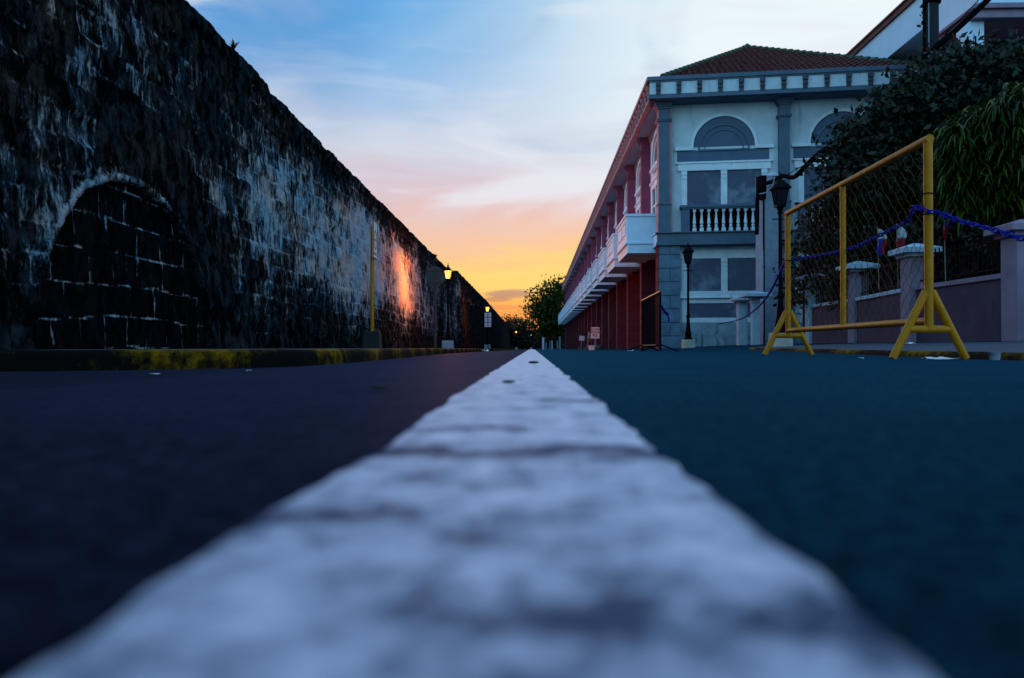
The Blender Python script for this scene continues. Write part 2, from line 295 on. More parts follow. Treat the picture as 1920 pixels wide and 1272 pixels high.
    bp = nn('ShaderNodeBump'); bp.inputs['Strength'].default_value = 1.0; bp.inputs['Distance'].default_value = .07; L(hh, bp.inputs['Height']); L(bp.outputs[0], p.inputs['Normal'])
    return m
M['oldwall'] = oldwall('old fortress stone'); M['infill'] = oldwall('arch infill stone', True)
def kerbmat():
    m = bpy.data.materials.new('yellow and black kerb paint'); m.use_nodes = True; t = m.node_tree; t.nodes.clear(); L = t.links.new; nn = t.nodes.new
    o = nn('ShaderNodeOutputMaterial'); p = nn('ShaderNodeBsdfPrincipled'); L(p.outputs[0], o.inputs[0])
    a = nn('ShaderNodeAttribute'); a.attribute_name = 'along'; g = nn('ShaderNodeNewGeometry')
    n = nn('ShaderNodeTexNoise'); n.inputs['Scale'].default_value = 7; n.inputs['Detail'].default_value = 8; n.inputs['Roughness'].default_value = .75; L(g.outputs['Position'], n.inputs[0])
    s = nn('ShaderNodeMath'); s.operation = 'SINE'; m1 = nn('ShaderNodeMath'); m1.operation = 'MULTIPLY'; L(a.outputs['Fac'], m1.inputs[0]); m1.inputs[1].default_value = 2*math.pi/2.1; L(m1.outputs[0], s.inputs[0])
    ad = nn('ShaderNodeMath'); ad.operation = 'MULTIPLY_ADD'; L(s.outputs[0], ad.inputs[0]); ad.inputs[1].default_value = .12; L(n.outputs[0], ad.inputs[2])
    sn_ = nn('ShaderNodeSeparateXYZ'); L(g.outputs['Normal'], sn_.inputs[0]); a2 = nn('ShaderNodeMath'); a2.operation = 'MULTIPLY_ADD'; L(sn_.outputs[2], a2.inputs[0]); a2.inputs[1].default_value = .11; L(ad.outputs[0], a2.inputs[2]); ad = a2  # upward faces yellower: golden top light put into the paint colour
    r = nn('ShaderNodeValToRGB'); e = r.color_ramp.elements; e[0].position = .50; e[0].color = (.004,.004,.004,1); e[1].position = .80; e[1].color = (.24,.12,.003,1); e.new(.60).color = (.05,.026,.002,1)
    L(ad.outputs[0], r.inputs[0]); L(r.outputs[0], p.inputs['Base Color']); p.inputs['Roughness'].default_value = .85; p.inputs['Specular IOR Level'].default_value = .04
    bp = nn('ShaderNodeBump'); bp.inputs['Strength'].default_value = .8; bp.inputs['Distance'].default_value = .02; L(n.outputs[0], bp.inputs['Height']); L(bp.outputs[0], p.inputs['Normal'])
    return m
M['kerb'] = kerbmat()

# ------------------------------------------------------------------ mesh helpers
class MB:
    def __init__(s, T=None): s.v = []; s.f = []; s.T = T
    def add(s, vs, fs):
        n = len(s.v)
        s.v += [tuple(s.T(Vector(p))) if s.T else tuple(p) for p in vs]
        s.f += [tuple(i + n for i in f) for f in fs]; return s
    def box(s, a, b, taper=0):
        x0,y0,z0 = [min(p,q) for p,q in zip(a,b)]; x1,y1,z1 = [max(p,q) for p,q in zip(a,b)]; t = taper
        return s.add([(x0,y0,z0),(x1,y0,z0),(x1,y1,z0),(x0,y1,z0),(x0+t,y0+t,z1),(x1-t,y0+t,z1),(x1-t,y1-t,z1),(x0+t,y1-t,z1)],
                     [(3,2,1,0),(4,5,6,7),(0,1,5,4),(1,2,6,5),(2,3,7,6),(3,0,4,7)])
    def tube(s, pts, r, n=8, cap=True):
        pts = [Vector(p) for p in pts]; rs = r if isinstance(r, (list, tuple)) else [r]*len(pts)
        vs, fs = [], []; up = None
        for i, p in enumerate(pts):
            d = (pts[min(i+1,len(pts)-1)] - pts[max(i-1,0)]).normalized()
            if up is None: up = d.orthogonal().normalized()
            up = (up - d*up.dot(d)); up = up.normalized() if up.length > 1e-6 else d.orthogonal().normalized()
            s2 = d.cross(up)
            for k in range(n):
                a = 2*math.pi*k/n; vs.append(p + (up*math.cos(a) + s2*math.sin(a))*rs[i])
        for i in range(len(pts)-1):
            for k in range(n): fs.append((i*n+k, i*n+(k+1)%n, (i+1)*n+(k+1)%n, (i+1)*n+k))
        if cap: fs.append(tuple(range(n-1,-1,-1))); fs.append(tuple((len(pts)-1)*n+k for k in range(n)))
        return s.add(vs, fs)
    def lathe(s, c, prof, n=16):
        vs = [(c[0]+r*math.cos(2*math.pi*k/n), c[1]+r*math.sin(2*math.pi*k/n), c[2]+z) for r, z in prof for k in range(n)]
        fs = [(i*n+k, i*n+(k+1)%n, (i+1)*n+(k+1)%n, (i+1)*n+k) for i in range(len(prof)-1) for k in range(n)]
        fs.append(tuple(range(n-1,-1,-1))); fs.append(tuple((len(prof)-1)*n+k for k in range(n)))
        return s.add(vs, fs)
    def prism(s, pts, y0, y1):
        "outline pts (x,z), thickness along y"
        n = len(pts)
        return s.add([(x,y0,z) for x,z in pts]+[(x,y1,z) for x,z in pts],
                     [tuple(range(n)), tuple(range(2*n-1,n-1,-1))] + [(i+n,(i+1)%n+n,(i+1)%n,i) for i in range(n)])
    def arch(s, cx, z0, ro, ri, y0, y1, n=28, a0=0, a1=math.pi):
        "half ring between radii ro and ri"
        vs, fs = [], []
        for k in range(n+1):
            a = a0+(a1-a0)*k/n; c, q = math.cos(a), math.sin(a)
            vs += [(cx+ro*c,y0,z0+ro*q),(cx+ri*c,y0,z0+ri*q),(cx+ri*c,y1,z0+ri*q),(cx+ro*c,y1,z0+ro*q)]
        for k in range(n):
            b = 4*k
            for j in range(4): fs.append((b+j, b+(j+1)%4, b+4+(j+1)%4, b+4+j))
        fs.append((3,2,1,0)); fs.append((4*n,4*n+1,4*n+2,4*n+3))
        return s.add(vs, fs)
    def build(s, name, m, parent=None, smooth=False, org=None, bevel=0):
        me = bpy.data.meshes.new(name)
        vs = s.v
        if org is not None: vs = [(x-org[0], y-org[1], z-org[2]) for x,y,z in vs]
        me.from_pydata(vs, [], s.f); me.materials.append(M[m] if isinstance(m, str) else m)
        if smooth: me.polygons.foreach_set('use_smooth', [True]*len(me.polygons))
        o = bpy.data.objects.new(name, me); C.objects.link(o)
        if org is not None: o.location = org
        if parent: o.parent = parent
        if bevel:
            b = o.modifiers.new('bevel', 'BEVEL'); b.width = bevel; b.segments = 2; b.limit_method = 'ANGLE'
        if smooth is True and len(me.polygons) > 6:
            pass
        return o
def tag(o, label, cat, group=None, kind=None):
    o['label'] = label; o['category'] = cat
    if group: o['group'] = group
    if kind: o['kind'] = kind
    return o
def struct(o): o['kind'] = 'structure'; return o
def empty(name, label, cat, loc=(0,0,0), rz=0, group=None):
    o = bpy.data.objects.new(name, None); C.objects.link(o); o.empty_display_size = .2
    o.location = loc; o.rotation_euler = (0,0,rz); return tag(o, label, cat, group)
def copy_tree(o, parent=None):
    c = o.copy(); C.objects.link(c); c.parent = parent
    for ch in o.children: copy_tree(ch, c)
    return c
def relabel(o, label): o['label'] = label; return o
def autosmooth(o, ang=35):
    me = o.data; me.polygons.foreach_set('use_smooth', [True]*len(me.polygons))
    me.set_sharp_from_angle(angle=math.radians(ang)); return o
def quad(name, pts, m, parent=None): return MB().add(pts, [tuple(range(len(pts)))]).build(name, m, parent)
def setattr_f(o, name, vals):
    a = o.data.attributes.new(name, 'FLOAT', 'POINT'); a.data.foreach_set('value', np.asarray(vals, dtype=np.float32))
def fastmesh(name, V, Q, m, parent=None, smooth=False):
    me = bpy.data.meshes.new(name); V = np.asarray(V, dtype=np.float32); Q = np.asarray(Q, dtype=np.int32)
    k = Q.shape[1]
    me.vertices.add(len(V)); me.vertices.foreach_set('co', V.ravel()); me.loops.add(Q.size); me.loops.foreach_set('vertex_index', Q.ravel())
    me.polygons.add(len(Q)); me.polygons.foreach_set('loop_start', np.arange(0, Q.size, k, dtype=np.int32)); me.polygons.foreach_set('loop_total', np.full(len(Q), k, dtype=np.int32))
    if smooth: me.polygons.foreach_set('use_smooth', np.ones(len(Q), dtype=bool))
    me.update(calc_edges=True); me.validate(); me.materials.append(M[m])
    o = bpy.data.objects.new(name, me); C.objects.link(o)
    if parent: o.parent = parent
    return o
def grid(name, xs, ys, fn, m, smooth=True, parent=None):
    V = [fn(x, y) for y in ys for x in xs]; nx = len(xs)
    Q = [(j*nx+i, j*nx+i+1, (j+1)*nx+i+1, (j+1)*nx+i) for j in range(len(ys)-1) for i in range(nx-1)]
    return fastmesh(name, V, Q, m, parent, smooth)
sm = lambda x, a, b: (lambda t: t*t*(3-2*t))(min(1, max(0, (x-a)/(b-a))))

# ------------------------------------------------------------------ ground, road, pavements
def fall(y): return -.00205*max(0, y-20)
def road_z(x, y):
    ax = abs(x)
    if x < 0: z = -.115*min(1, (ax/2.05))**1.5
    elif x < 3.3: z = -.034*(ax/3.3)**1.5
    else: z = -.034 + .05*(min(x, 7.6)-3.3)*sm(y, 3, 10)
    return z + fall(y)
ys = [-6,-3,-1,-.3] + list(np.geomspace(.05, 30, 110)) + list(np.linspace(31, 60, 20)) + list(np.geomspace(64, 320, 30))
xs = sorted(set([-12,-9,-7,-5.6] + [round(v,3) for v in np.linspace(-5,-2.2,10)] + [round(v,3) for v in np.linspace(-2.05,.5,18)] + [-.09,-.05,0,.03,.065,.1] + [round(v,3) for v in np.linspace(.6,9,30)] + [11,14,20,30]))
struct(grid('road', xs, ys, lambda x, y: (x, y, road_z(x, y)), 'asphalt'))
g = MB(); R = 1500
g.add([(-R,-R,-1.6),(R,-R,-1.6),(R,R,-3.4),(-R,R,-3.4)], [(0,1,2,3)]); struct(g.build('ground', 'earth'))
# white centre line, edges nibbled by wear
ly = [.05]; 
while ly[-1] < 150: ly.append(ly[-1] + max(.004, ly[-1]*.006))
ly = np.array(ly); nxl = 23
V, W = [], []
for y in ly:
    k = min(1, .3+y*.5)
    e1 = (noise.noise(Vector((y*6, 3, 0)))*.007 + noise.noise(Vector((y*30, 3, 0)))*.0035); e2 = (noise.noise(Vector((y*7, 9, 0)))*.007 + noise.noise(Vector((y*28, 9, 0)))*.0035)
    l = -.088 - .004*sm(y,.3,2) + e1 + .007*math.exp(-((y-.45)/.08)**2); r = .068 + e2 - .004*math.exp(-((y-.38)/.05)**2)
    for i in range(nxl):
        x = l + (r-l)*i/(nxl-1); dip = -.0012*math.exp(-((y-.415)/.025)**2)
        V.append((x, y, road_z(x, y) + .0010*k*(1 if 0 < i < nxl-1 else .2) + .0004 + .0012*sm(y, 1, 8) + dip*.25 + noise.noise(Vector((x*14, y*14, 0)))*.0002))
        wv = .34*noise.noise(Vector((x*34, y*22, 5))) + .3*noise.noise(Vector((x*110, y*90, 2))) + .3*noise.noise(Vector((x*60, y*40, 5)))
        wv += (.75+.5*noise.noise(Vector((x*40,7,0))))*math.exp(-((y-.415-.02*noise.noise(Vector((x*22,0,0))))/.026)**2)  # darker band across the dip
        wv += .28*(1-sm(y,.15,.5)) - .1  # tone also darkens towards the near end
        wv += .6*math.exp(-((y-.535)/.018)**2)*sm(-x, -.02, .03) + .5*math.exp(-((y-.16)/.012)**2)*sm(x, -.05, .02)
        wv += .45*math.exp(-((y-.26)/.02)**2)*sm(-x, .02, .07) - .25*sm(y, .6, 2) + .55*math.exp(-((y-.82)/.03)**2)*sm(x, .0, .03) 
        W.append(wv)
n = len(ly)
Q = [(j*nxl+i, j*nxl+i+1, (j+1)*nxl+i+1, (j+1)*nxl+i) for j in range(n-1) for i in range(nxl-1)]
lo = struct(fastmesh('road_marking', V, Q, 'line', None, True)); setattr_f(lo, 'wear_tone', W)

def polyline(pts, step):
    out = [Vector(pts[0])]; 
    P = [Vector(p) for p in pts]
    # catmull-rom
    res = []
    for i in range(len(P)-1):
        p0 = P[max(i-1,0)]; p1 = P[i]; p2 = P[i+1]; p3 = P[min(i+2,len(P)-1)]
        k = max(2, int((p2-p1).length/step))
        for j in range(k):
            t = j/k; res.append(.5*((2*p1)+(p2-p0)*t+(2*p0-5*p1+4*p2-p3)*t*t+(3*p1-p0-3*p2+p3)*t**3))
    res.append(P[-1]); return res
def kerb(name, path, side, wid, topf, botf, step=.18):
    pl = polyline([(x,y,0) for x,y in path], step)
    V, A, nrow = [], [], 6; acc = 0
    for i, p in enumerate(pl):
        d = (pl[min(i+1,len(pl)-1)] - pl[max(i-1,0)]).normalized(); nn_ = Vector((d.y,-d.x,0))*side   # towards road
        if i: acc += (p-pl[i-1]).length
        j = noise.noise(Vector((acc*1.7, side, 0)))*.012 + noise.noise(Vector((acc*8, side, 0)))*.006
        gapd = .012 if (acc % 1.05) < .06 else 0
        t = topf(p.x, p.y) + j*.5; b = botf(p.x, p.y) - .03
        for off, z in ((0, b), (-.004, b+(t-b)*.5), (-.012-gapd+j, t-.022), (-.034+j*.5, t), (-.6*wid, t+.003), (-wid, t+.002)):
            q = p + nn_*off; V.append((q.x, q.y, z)); A.append(acc)
    Q = [(i*nrow+k, i*nrow+k+1, (i+1)*nrow+k+1, (i+1)*nrow+k) for i in range(len(pl)-1) for k in range(nrow-1)]
    o = struct(fastmesh(name, V, Q, 'kerb', None, True)); setattr_f(o, 'along', A); return pl
LK = [(-5.2,-8),(-5.2,1),(-5.1,3.6),(-4.5,4.9),(-3.75,5.45),(-2.8,6.0),(-2.25,6.7),(-2.02,8.3),(-2.1,12.5),(-2.4,20.7),(-2.6,40),(-2.8,90),(-2.9,200)]
lw_top = lambda x, y: .037 + fall(y)*1.0
lp = kerb('kerb', LK, 1, .16, lw_top, road_z)
# left pavement between kerb and wall
V, Q = [], []
for p in lp:
    q = p.x-.15
    for x in (q, (q-5.9)/2, -5.9 if q > -5.6 else q-.6): V.append((x, p.y, lw_top(x, p.y)-.003 + noise.noise(Vector((x*2, p.y*2, 0)))*.003))
for i in range(len(lp)-1):
    for k in range(2): Q.append((i*3+k, i*3+k+1, (i+1)*3+k+1, (i+1)*3+k))
struct(fastmesh('pavement', V, Q, 'sidewalk', None, True))
# right island pavement in front of the fence, kerb curling away at its far end
rw_top = lambda x, y: .016 + .036*(x-3.3)
RK = [(3.25,-6),(3.25,2),(3.3,5.3),(3.62,9),(3.95,12.5),(4.25,15.2),(4.6,16.6),(5.3,17.3),(6.2,17.6),(7.4,17.7)]
rp = kerb('kerb', RK, -1, .16, rw_top, road_z)
V, Q = [], []
for p in rp:
    for k in range(5):
        x = p.x + .15 + (9.5-p.x-.15)*k/4; V.append((x, p.y, rw_top(x, p.y)-.002 + noise.noise(Vector((x*2, p.y*2, 4)))*.004))
for i in range(len(rp)-1):
    for k in range(4): Q.append((i*5+k, i*5+k+1, (i+1)*5+k+1, (i+1)*5+k))
struct(fastmesh('pavement', V, Q, 'sidewalk', None, True))

# ------------------------------------------------------------------ old fortress wall, left
XW = -5.35
HT = [(-10,5.75),(12.8,5.75),(16.3,5.68),(16.6,5.57),(33,5.47),(50,5.3),(57.2,5.25),(57.6,5.72),(96,5.72),(112,5.6),(160,5.2),(200,4.8)]
def Htop(y): return float(np.interp(y, [a for a,b in HT], [b for a,b in HT]))
ARCH = [(10.6, 2.30), (5.55, 2.27)]
def in_arch(y, z, grow=0):
    return any((y-c)**2 + (z-.0)**2 < (r+grow)**2 for c, r in ARCH)
hsh = lambda a, b: (math.sin(a*127.1 + b*311.7)*43758.5453) % 1.0
def block(y, z, ch=.36, seed=0, lo=.45, hi=.85):
    z = z + .11*noise.noise(Vector((y*.33, z*.6, 3+seed))) + .03*noise.noise(Vector((y*1.7, z*1.7, 3)))
    row = math.floor(z/ch); wl = lo + (hi-lo)*hsh(row, 5+seed); o = hsh(row, 9+seed)*wl
    yy = y + o + .16*noise.noise(Vector((y*.8, row*3.3, seed))) + .04*noise.noise(Vector((y*2, z*4, seed)))
    col = math.floor(yy/wl); fy = yy/wl-col; fz = z/ch-row
    e = min(fy*wl, (1-fy)*wl, fz*ch, (1-fz)*ch)
    return row, col, e
def wall_mesh(name, ys, zs, parent=None, back=False):
    ny, nz = len(ys), len(zs); V, ST, MO = [], [], []
    for y in ys:
        H = Htop(y) + .03*noise.noise(Vector((y*.6, 0, 0))) + .03*(hsh(math.floor(y/.55), 2)-.5) + .025*noise.noise(Vector((y*7,0,0)))
        for s in zs:
            z = -.4 + (H+.4)*s
            row, col, e = block(y, z)
            d = .014*(hsh(row, col)-.5)*2 - .016*(1-sm(e, .0, .035))
            n1 = noise.fractal(Vector((0, y*1.3, z*1.3)), 1.0, 2.0, 4); n2 = noise.noise(Vector((4, y*6, z*5)))
            d += .045*n1 + .016*n2
            pl = noise.noise(Vector((9, y*.45, z*.4)))      # fallen plaster / eroded pockets
            if hsh(row+3, col*2+1) > .88: d -= .05*sm(e, 0, .05)
            x = XW - .055*z + d
            if z > H-.34: x += .05*sm(z, H-.34, H-.28)
            if s > .995: x -= .05
            if y > 57.4: x += .12
            if in_arch(y, z): x -= .4
            elif in_arch(y, z, .11): x += .04
            V.append((x, y, z + (0 if s < 1 else 0)))
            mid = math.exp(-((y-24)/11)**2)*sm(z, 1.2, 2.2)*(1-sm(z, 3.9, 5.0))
            st = .50*mid + .34*math.exp(-((y-35)/4.5)**2)*sm(z,.8,1.6)*(1-sm(z,3.6,4.6)) + .10*math.exp(-((y-8.6)/1.2)**2)*(1-sm(z,2.6,3.3)) + .16*sm(z, .2, .9)*0 - .34*(1-sm(z, .1, 1.1)) - .22*sm(z, H-1.0, H-.3) + .30*(hsh(row*3+1, col)-.55)  # paler round the first lamp: its light pool put into the stone colour
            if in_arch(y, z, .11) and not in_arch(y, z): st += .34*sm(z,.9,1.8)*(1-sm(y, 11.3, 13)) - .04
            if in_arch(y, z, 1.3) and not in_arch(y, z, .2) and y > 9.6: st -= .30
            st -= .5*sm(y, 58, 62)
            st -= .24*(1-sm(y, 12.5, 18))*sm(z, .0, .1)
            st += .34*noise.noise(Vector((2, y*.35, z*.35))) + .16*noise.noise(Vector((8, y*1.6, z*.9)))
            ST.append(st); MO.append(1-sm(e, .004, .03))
    Q = [(i*nz+j, (i+1)*nz+j, (i+1)*nz+j+1, i*nz+j+1) for i in range(ny-1) for j in range(nz-1)]
    # top and back so the wall has its thickness
    base = len(V); 
    for i, y in enumerate(ys):
        x, _, z = V[i*nz+nz-1]; V += [(x-1.2, y, z+.05+.05*noise.noise(Vector((y*2,5,0)))), (x-3.4, y, z+.02), (x-3.6, y, -.6)]
        ST += [-.2]*3; MO += [0]*3
    for i in range(ny-1):
        a, b = i*nz+nz-1, (i+1)*nz+nz-1; p, q = base+3*i, base+3*(i+1)
        Q += [(a, b, q, p), (p, q, q+1, p+1), (p+1, q+1, q+2, p+2)]
    o = fastmesh(name, V, Q, 'oldwall', parent, True); setattr_f(o, 'stain_glow', ST); setattr_f(o, 'mortar', MO); return o
wl = empty('stone_wall', 'tall black stained fortress wall of rough stone blocks along the left pavement', 'wall', (XW, 20, 0))
wl.matrix_parent_inverse = Matrix.Identity(4)
def under(o, par):
    o.parent = par; o.matrix_parent_inverse = Matrix.Translation(par.location).inverted(); return o
wy = list(np.arange(-8, 6, .25)) + list(np.arange(6, 20, .034)) + list(np.arange(20, 38, .075)) + list(np.arange(38, 70, .16)) + list(np.arange(70, 205, .7))
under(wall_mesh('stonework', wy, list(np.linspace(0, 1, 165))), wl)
# walled-up arches: recessed squared blocks with pale joints
for ca, r in ARCH:
    if ca > 8: yy = np.arange(ca-r-.1, ca+r+.1, .03); zz_ = np.arange(-.1, r+.1, .03)
    else: yy = np.arange(ca-r-.1, ca+r+.1, .06); zz_ = np.arange(-.1, r+.1, .06)
    V, ST, MO = [], [], []
    for y in yy:
        for z in zz_:
            row, col, e = block(y, z, .43, 3, .52, .78); n1 = noise.noise(Vector((3, y*3, z*3)))
            V.append((XW-.055*z-.085+.012*n1-.02*(1-sm(e,.004,.03))+.015*hsh(row,col), y, z))
            ST.append(-.25); MO.append((1-sm(e, .004, .028))*(.65+.5*noise.noise(Vector((5,y*2.3,z*2.3)))))
    nz = len(zz_); Q = [(i*nz+j, (i+1)*nz+j, (i+1)*nz+j+1, i*nz+j+1) for i in range(len(yy)-1) for j in range(nz-1)]
    o = under(fastmesh('arch_infill', V, Q, 'infill', None, True), wl); setattr_f(o, 'stain_glow', ST); setattr_f(o, 'mortar', MO)
# drain spouts on the far stretch
sp = None
for y in (63.5, 68.5, 74):
    b = MB(); z = 3.75; b.box((XW-.1, y-.22, z), (XW+.42, y+.22, z+.3)); b.box((XW-.1, y-.3, z+.3), (XW+.3, y+.3, z+.38))
    under(b.build('drain_spout', 'oldwall', None, bevel=.03), wl)

# weeds on the wall
def weed(name, p, h, n, label, spread=.5, grp='weeds growing on the old wall'):
    V, Q = [], []
    for k in range(n):
        a = rng.uniform(0, 6.28); l = h*rng.uniform(.5, 1); q = np.array([math.cos(a), math.sin(a), 0])*l*spread; side = np.array([-math.sin(a), math.cos(a), 0])*l*.05
        b0 = len(V); P0 = np.array([0,0,0.]); P1 = q*.5+np.array([0,0,l*.6]); P2 = q + np.array([0,0,l*rng.uniform(.7,1)])
        V += [P0-side*.4, P0+side*.4, P1+side, P1-side, P2+side*.1, P2-side*.1]; Q += [(b0,b0+1,b0+2,b0+3),(b0+3,b0+2,b0+4,b0+5)]
    o = fastmesh(name, V, Q, 'leaf_dark'); o.location = p; return tag(o, label, 'weed', grp)
weed('weed', (-5.72, 14.75, 5.72), .26, 40, 'small grassy tuft on top of the fortress wall against the blue sky')
weed('weed', (-5.62, 21.5, 3.2), .34, 60, 'dark green tuft rooted in the face of the pale wall patch', 1.0)
weed('weed', (-5.75, 46.2, 5.3), .4, 40, 'tuft on the wall top just left of the nearest lit lamp')

# ------------------------------------------------------------------ the long building
O = Vector((4.68, 29.0, 0)); sdir = Vector((.0055, 1, 0)).normalized(); sn = Vector((-sdir.y, sdir.x, 0))
fa = math.radians(-6.5); fd = Vector((math.cos(fa), math.sin(fa), 0)); fn_ = Vector((math.sin(fa), -math.cos(fa), 0))
TF = lambda p: O + fd*p.x + fn_*p.y + Vector((0,0,p.z))        # front frame: x along, y outwards
TS = lambda p: O + sdir*p.x + sn*p.y + Vector((0,0,p.z))       # street frame
BLD = empty('long_building', 'long two storey building with grey stucco front, red street piers and white balconies', 'building', O)
def B(mb, name, m, par=None, **k):
    o = mb.build(name, m, None, **k)
    o.parent = par or BLD; o.matrix_parent_inverse = (Matrix.Translation(BLD.location).inverted()) if True else o.matrix_parent_inverse
    if par: o.matrix_parent_inverse = Matrix.Identity(4)
    return o
NB, BP = 19, 5.05; LEN = NB*BP; WF = 8.95
Z0 = .02; LB, LT = 3.82, 4.31; WT = 9.13; PB, PT = 9.14, 9.80
# core walls
m_ = MB(TF); m_.box((.25,-.35,-.6),(WF,-.60,WT)); B(m_, 'front_wall', 'stucco')
m_ = MB(TF); m_.box((.55,-.28,-.6),(WF-.05,-.352,.95)); m_.box((.60,-.24,-.6),(WF-.1,-.282,.55)); B(m_, 'plinth', 'base_wall', bevel=.01)
m_ = MB(TS); m_.box((.6,-.42,4.3),(LEN,-.7,WT)); B(m_, 'upper_wall', 'white')
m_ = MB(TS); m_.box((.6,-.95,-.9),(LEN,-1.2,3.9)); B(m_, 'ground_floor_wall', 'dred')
m_ = MB(TS); m_.box((LEN,0,-.9),(LEN-.3,-8.5,WT)); B(m_, 'end_wall', 'red')
m_ = MB(TS); m_.box((1,-8.6,-.9),(LEN,-8.9,WT)); B(m_, 'rear_wall', 'stucco')
# parapets with cornices
def parapet(T, L0, L1, out, inn, mface, mtrim, nm):
    m1 = MB(T); m1.box((L0,out,PB+.12),(L1,out-.16,PT)); B(m1, nm, mface)
    m2 = MB(T); co_ = .15 if nm == 'parapet' and T is TS else .07; m2.box((L0-.08,out+co_,PT+.002),(L1,inn,PT+.15)); m2.box((L0-.05,out+.04,PT-.045),(L1,out+.002,PT))
    B(m2, 'coping', mtrim, bevel=.012)
    m3 = MB(T); m3.box((L0-.05,out+.05,PB),(L1,out-.14,PB+.118)); m3.box((L0-.02,out+.02,PB+.12),(L1,out+.002,PB+.17)); B(m3, 'moulding', mtrim, bevel=.012)
parapet(TF, -.33, WF+.4, .45, -.2, 'stucco', 'grey', 'parapet')
parapet(TS, -.36, LEN+.2, .33, -.2, 'maroon', 'pink', 'parapet')
m_ = MB(TF); m_.box((-.3,.30,WT+.004),(WF+.3,-.5,WT+.09)); B(m_, 'soffit', 'grey_d')
m_ = MB(TS); m_.box((.3,.18,WT+.006),(LEN,-.6,WT+.08)); m_.box((.6,-.30,WT-.10),(LEN,-.41,WT+.002)); m_.box((.6,-.34,WT-.22),(LEN,-.41,WT-.102)); B(m_, 'soffit', 'soffit')
# brackets
def bracket_mesh(T, org, m):
    k_ = .95 if m == 'redbr' else 1.0
    b = MB(); b.box((-.085,0,.0),(.085,.13*k_,-.17)); b.box((-.075,0,-.172),(.075,.085*k_,-.26)); b.box((-.085,0,-.262),(.085,.10*k_,-.32)); b.box((-.075,0,-.322),(.075,.06,-.44)); b.box((-.075,0,-.442),(.075,.05,-.50))
    me = bpy.data.meshes.new('bracket'); me.from_pydata(b.v, [], b.f); me.materials.append(M[m]); return me
bf, bs = bracket_mesh(None, None, 'bracket_g'), bracket_mesh(None, None, 'redbr')
def inst(me, name, T, org, rz, par=None):
    o = bpy.data.objects.new(name, me); C.objects.link(o); p = T(Vector(org)); o.parent = par or BLD
    o.location = p - BLD.location if par is None else p; o.rotation_euler = (0,0,rz); return o
frz = math.atan2(fd.y, fd.x) + math.pi; srz = math.atan2(sdir.y, sdir.x)
for i in range(12): inst(bf, 'bracket', TF, (-.02+i*.735, .452, PT-.05), frz)
stuffm = MB(TS)
for i in range(int(LEN/.722)):
    if i < 88: inst(bs, 'bracket', TS, (.02+i*.722, .332, PT-.05), srz)
    else:
        x = .02+i*.722; stuffm.box((x-.085,.333,PT-.05),(x+.085,.46,PT-.22)); stuffm.box((x-.075,.333,PT-.222),(x+.075,.41,PT-.55))
so_ = B(stuffm, 'far_brackets', 'redbr'); so_['kind'] = 'stuff'
# window bay used on both faces
def arched(T, cx, z0, yw, mm, parent=None, open_=False):
    k = 1.0
    w_ = B(MB(T).prism([(cx+1.11*math.cos(a), z0+1.11*math.sin(a)) for a in np.linspace(0, math.pi, 29)] + [(cx-1.40,z0),(cx-1.40,z0-.50),(cx+1.40,z0-.50),(cx+1.40,z0)][:0], yw+.012, yw-.02), 'arched_window', mm[1])
    fr = MB(T); fr.arch(cx, z0, 1.21, 1.11, yw+.07, yw)
    fr.box((cx-1.78,yw+.09,z0-.12),(cx-1.11,yw,z0)); fr.box((cx+1.78,yw+.09,z0-.12),(cx+1.11,yw,z0)); 
    B(fr, 'frame', mm[0], w_)
    f2 = MB(T); f2.arch(cx, z0-.1, .93, .87, yw+.055, yw+.013); f2.box((cx-.93,yw+.06,z0-.16),(cx+.93,yw+.013,z0-.10)); f2.arch(cx, z0-.1, .72, .69, yw+.04, yw+.013)
    B(f2, 'moulding', mm[2], w_)
    if open_:
        gm = MB(T).prism([(cx+.68*math.cos(a), z0-.06+.68*math.sin(a)) for a in np.linspace(0, math.pi, 25)], yw+.02, yw+.012); B(gm, 'pane', 'glass', w_)
    return w_
def winpair(T, cx, zt, zb, yw, mm, half=1.55, glass='panel', lip=True):
    "two tall openings between jambs, under a lintel; window > frame"
    for s in (-1, 1):
        x0, x1 = (cx-half+.21, cx-.115) if s < 0 else (cx+.115, cx+half-.21)
        if s < 0:
            fr = MB(T)
            if lip: fr.box((cx-half-.20,yw+.11,zt+.26),(cx+half+.20,yw,zt+.33)); fr.box((cx-half-.13,yw+.08,zt+.001),(cx+half+.13,yw,zt+.258))
            else: fr.box((cx-half-.1,yw+.05,zt+.001),(cx+half+.1,yw,zt+.31))
            for a, b_ in ((cx-half, cx-half+.21), (cx-.115, cx+.115), (cx+half-.21, cx+half)):
                fr.box((a,yw+.06,zb),(b_,yw,zt-.31)); fr.box((a-.0,yw+.066,zt-.30),(b_,yw,zt-.17)); fr.box((a,yw+.066,zt-.16),(b_,yw,zt-.001))
        wp = B(MB(T).box((x0-.002,yw+.016,zb),(x1+.002,yw-.01,zt)), 'window', glass)
        if s < 0: B(fr, 'frame', mm[0], wp, bevel=.006)
        if glass == 'glass':
            b2 = MB(T)
            for q in np.linspace(x0, x1, 4): b2.box((q-.02,yw+.03,zb),(q+.02,yw+.017,zt))
            for q in np.linspace(zb, zt, 5): b2.box((x0,yw+.034,q-.02),(x1,yw+.017,q+.02))
            B(b2, 'glazing_bars', 'white', wp)
mmf = ('stucco_trim', 'grey_d', 'grey'); YW = -.35
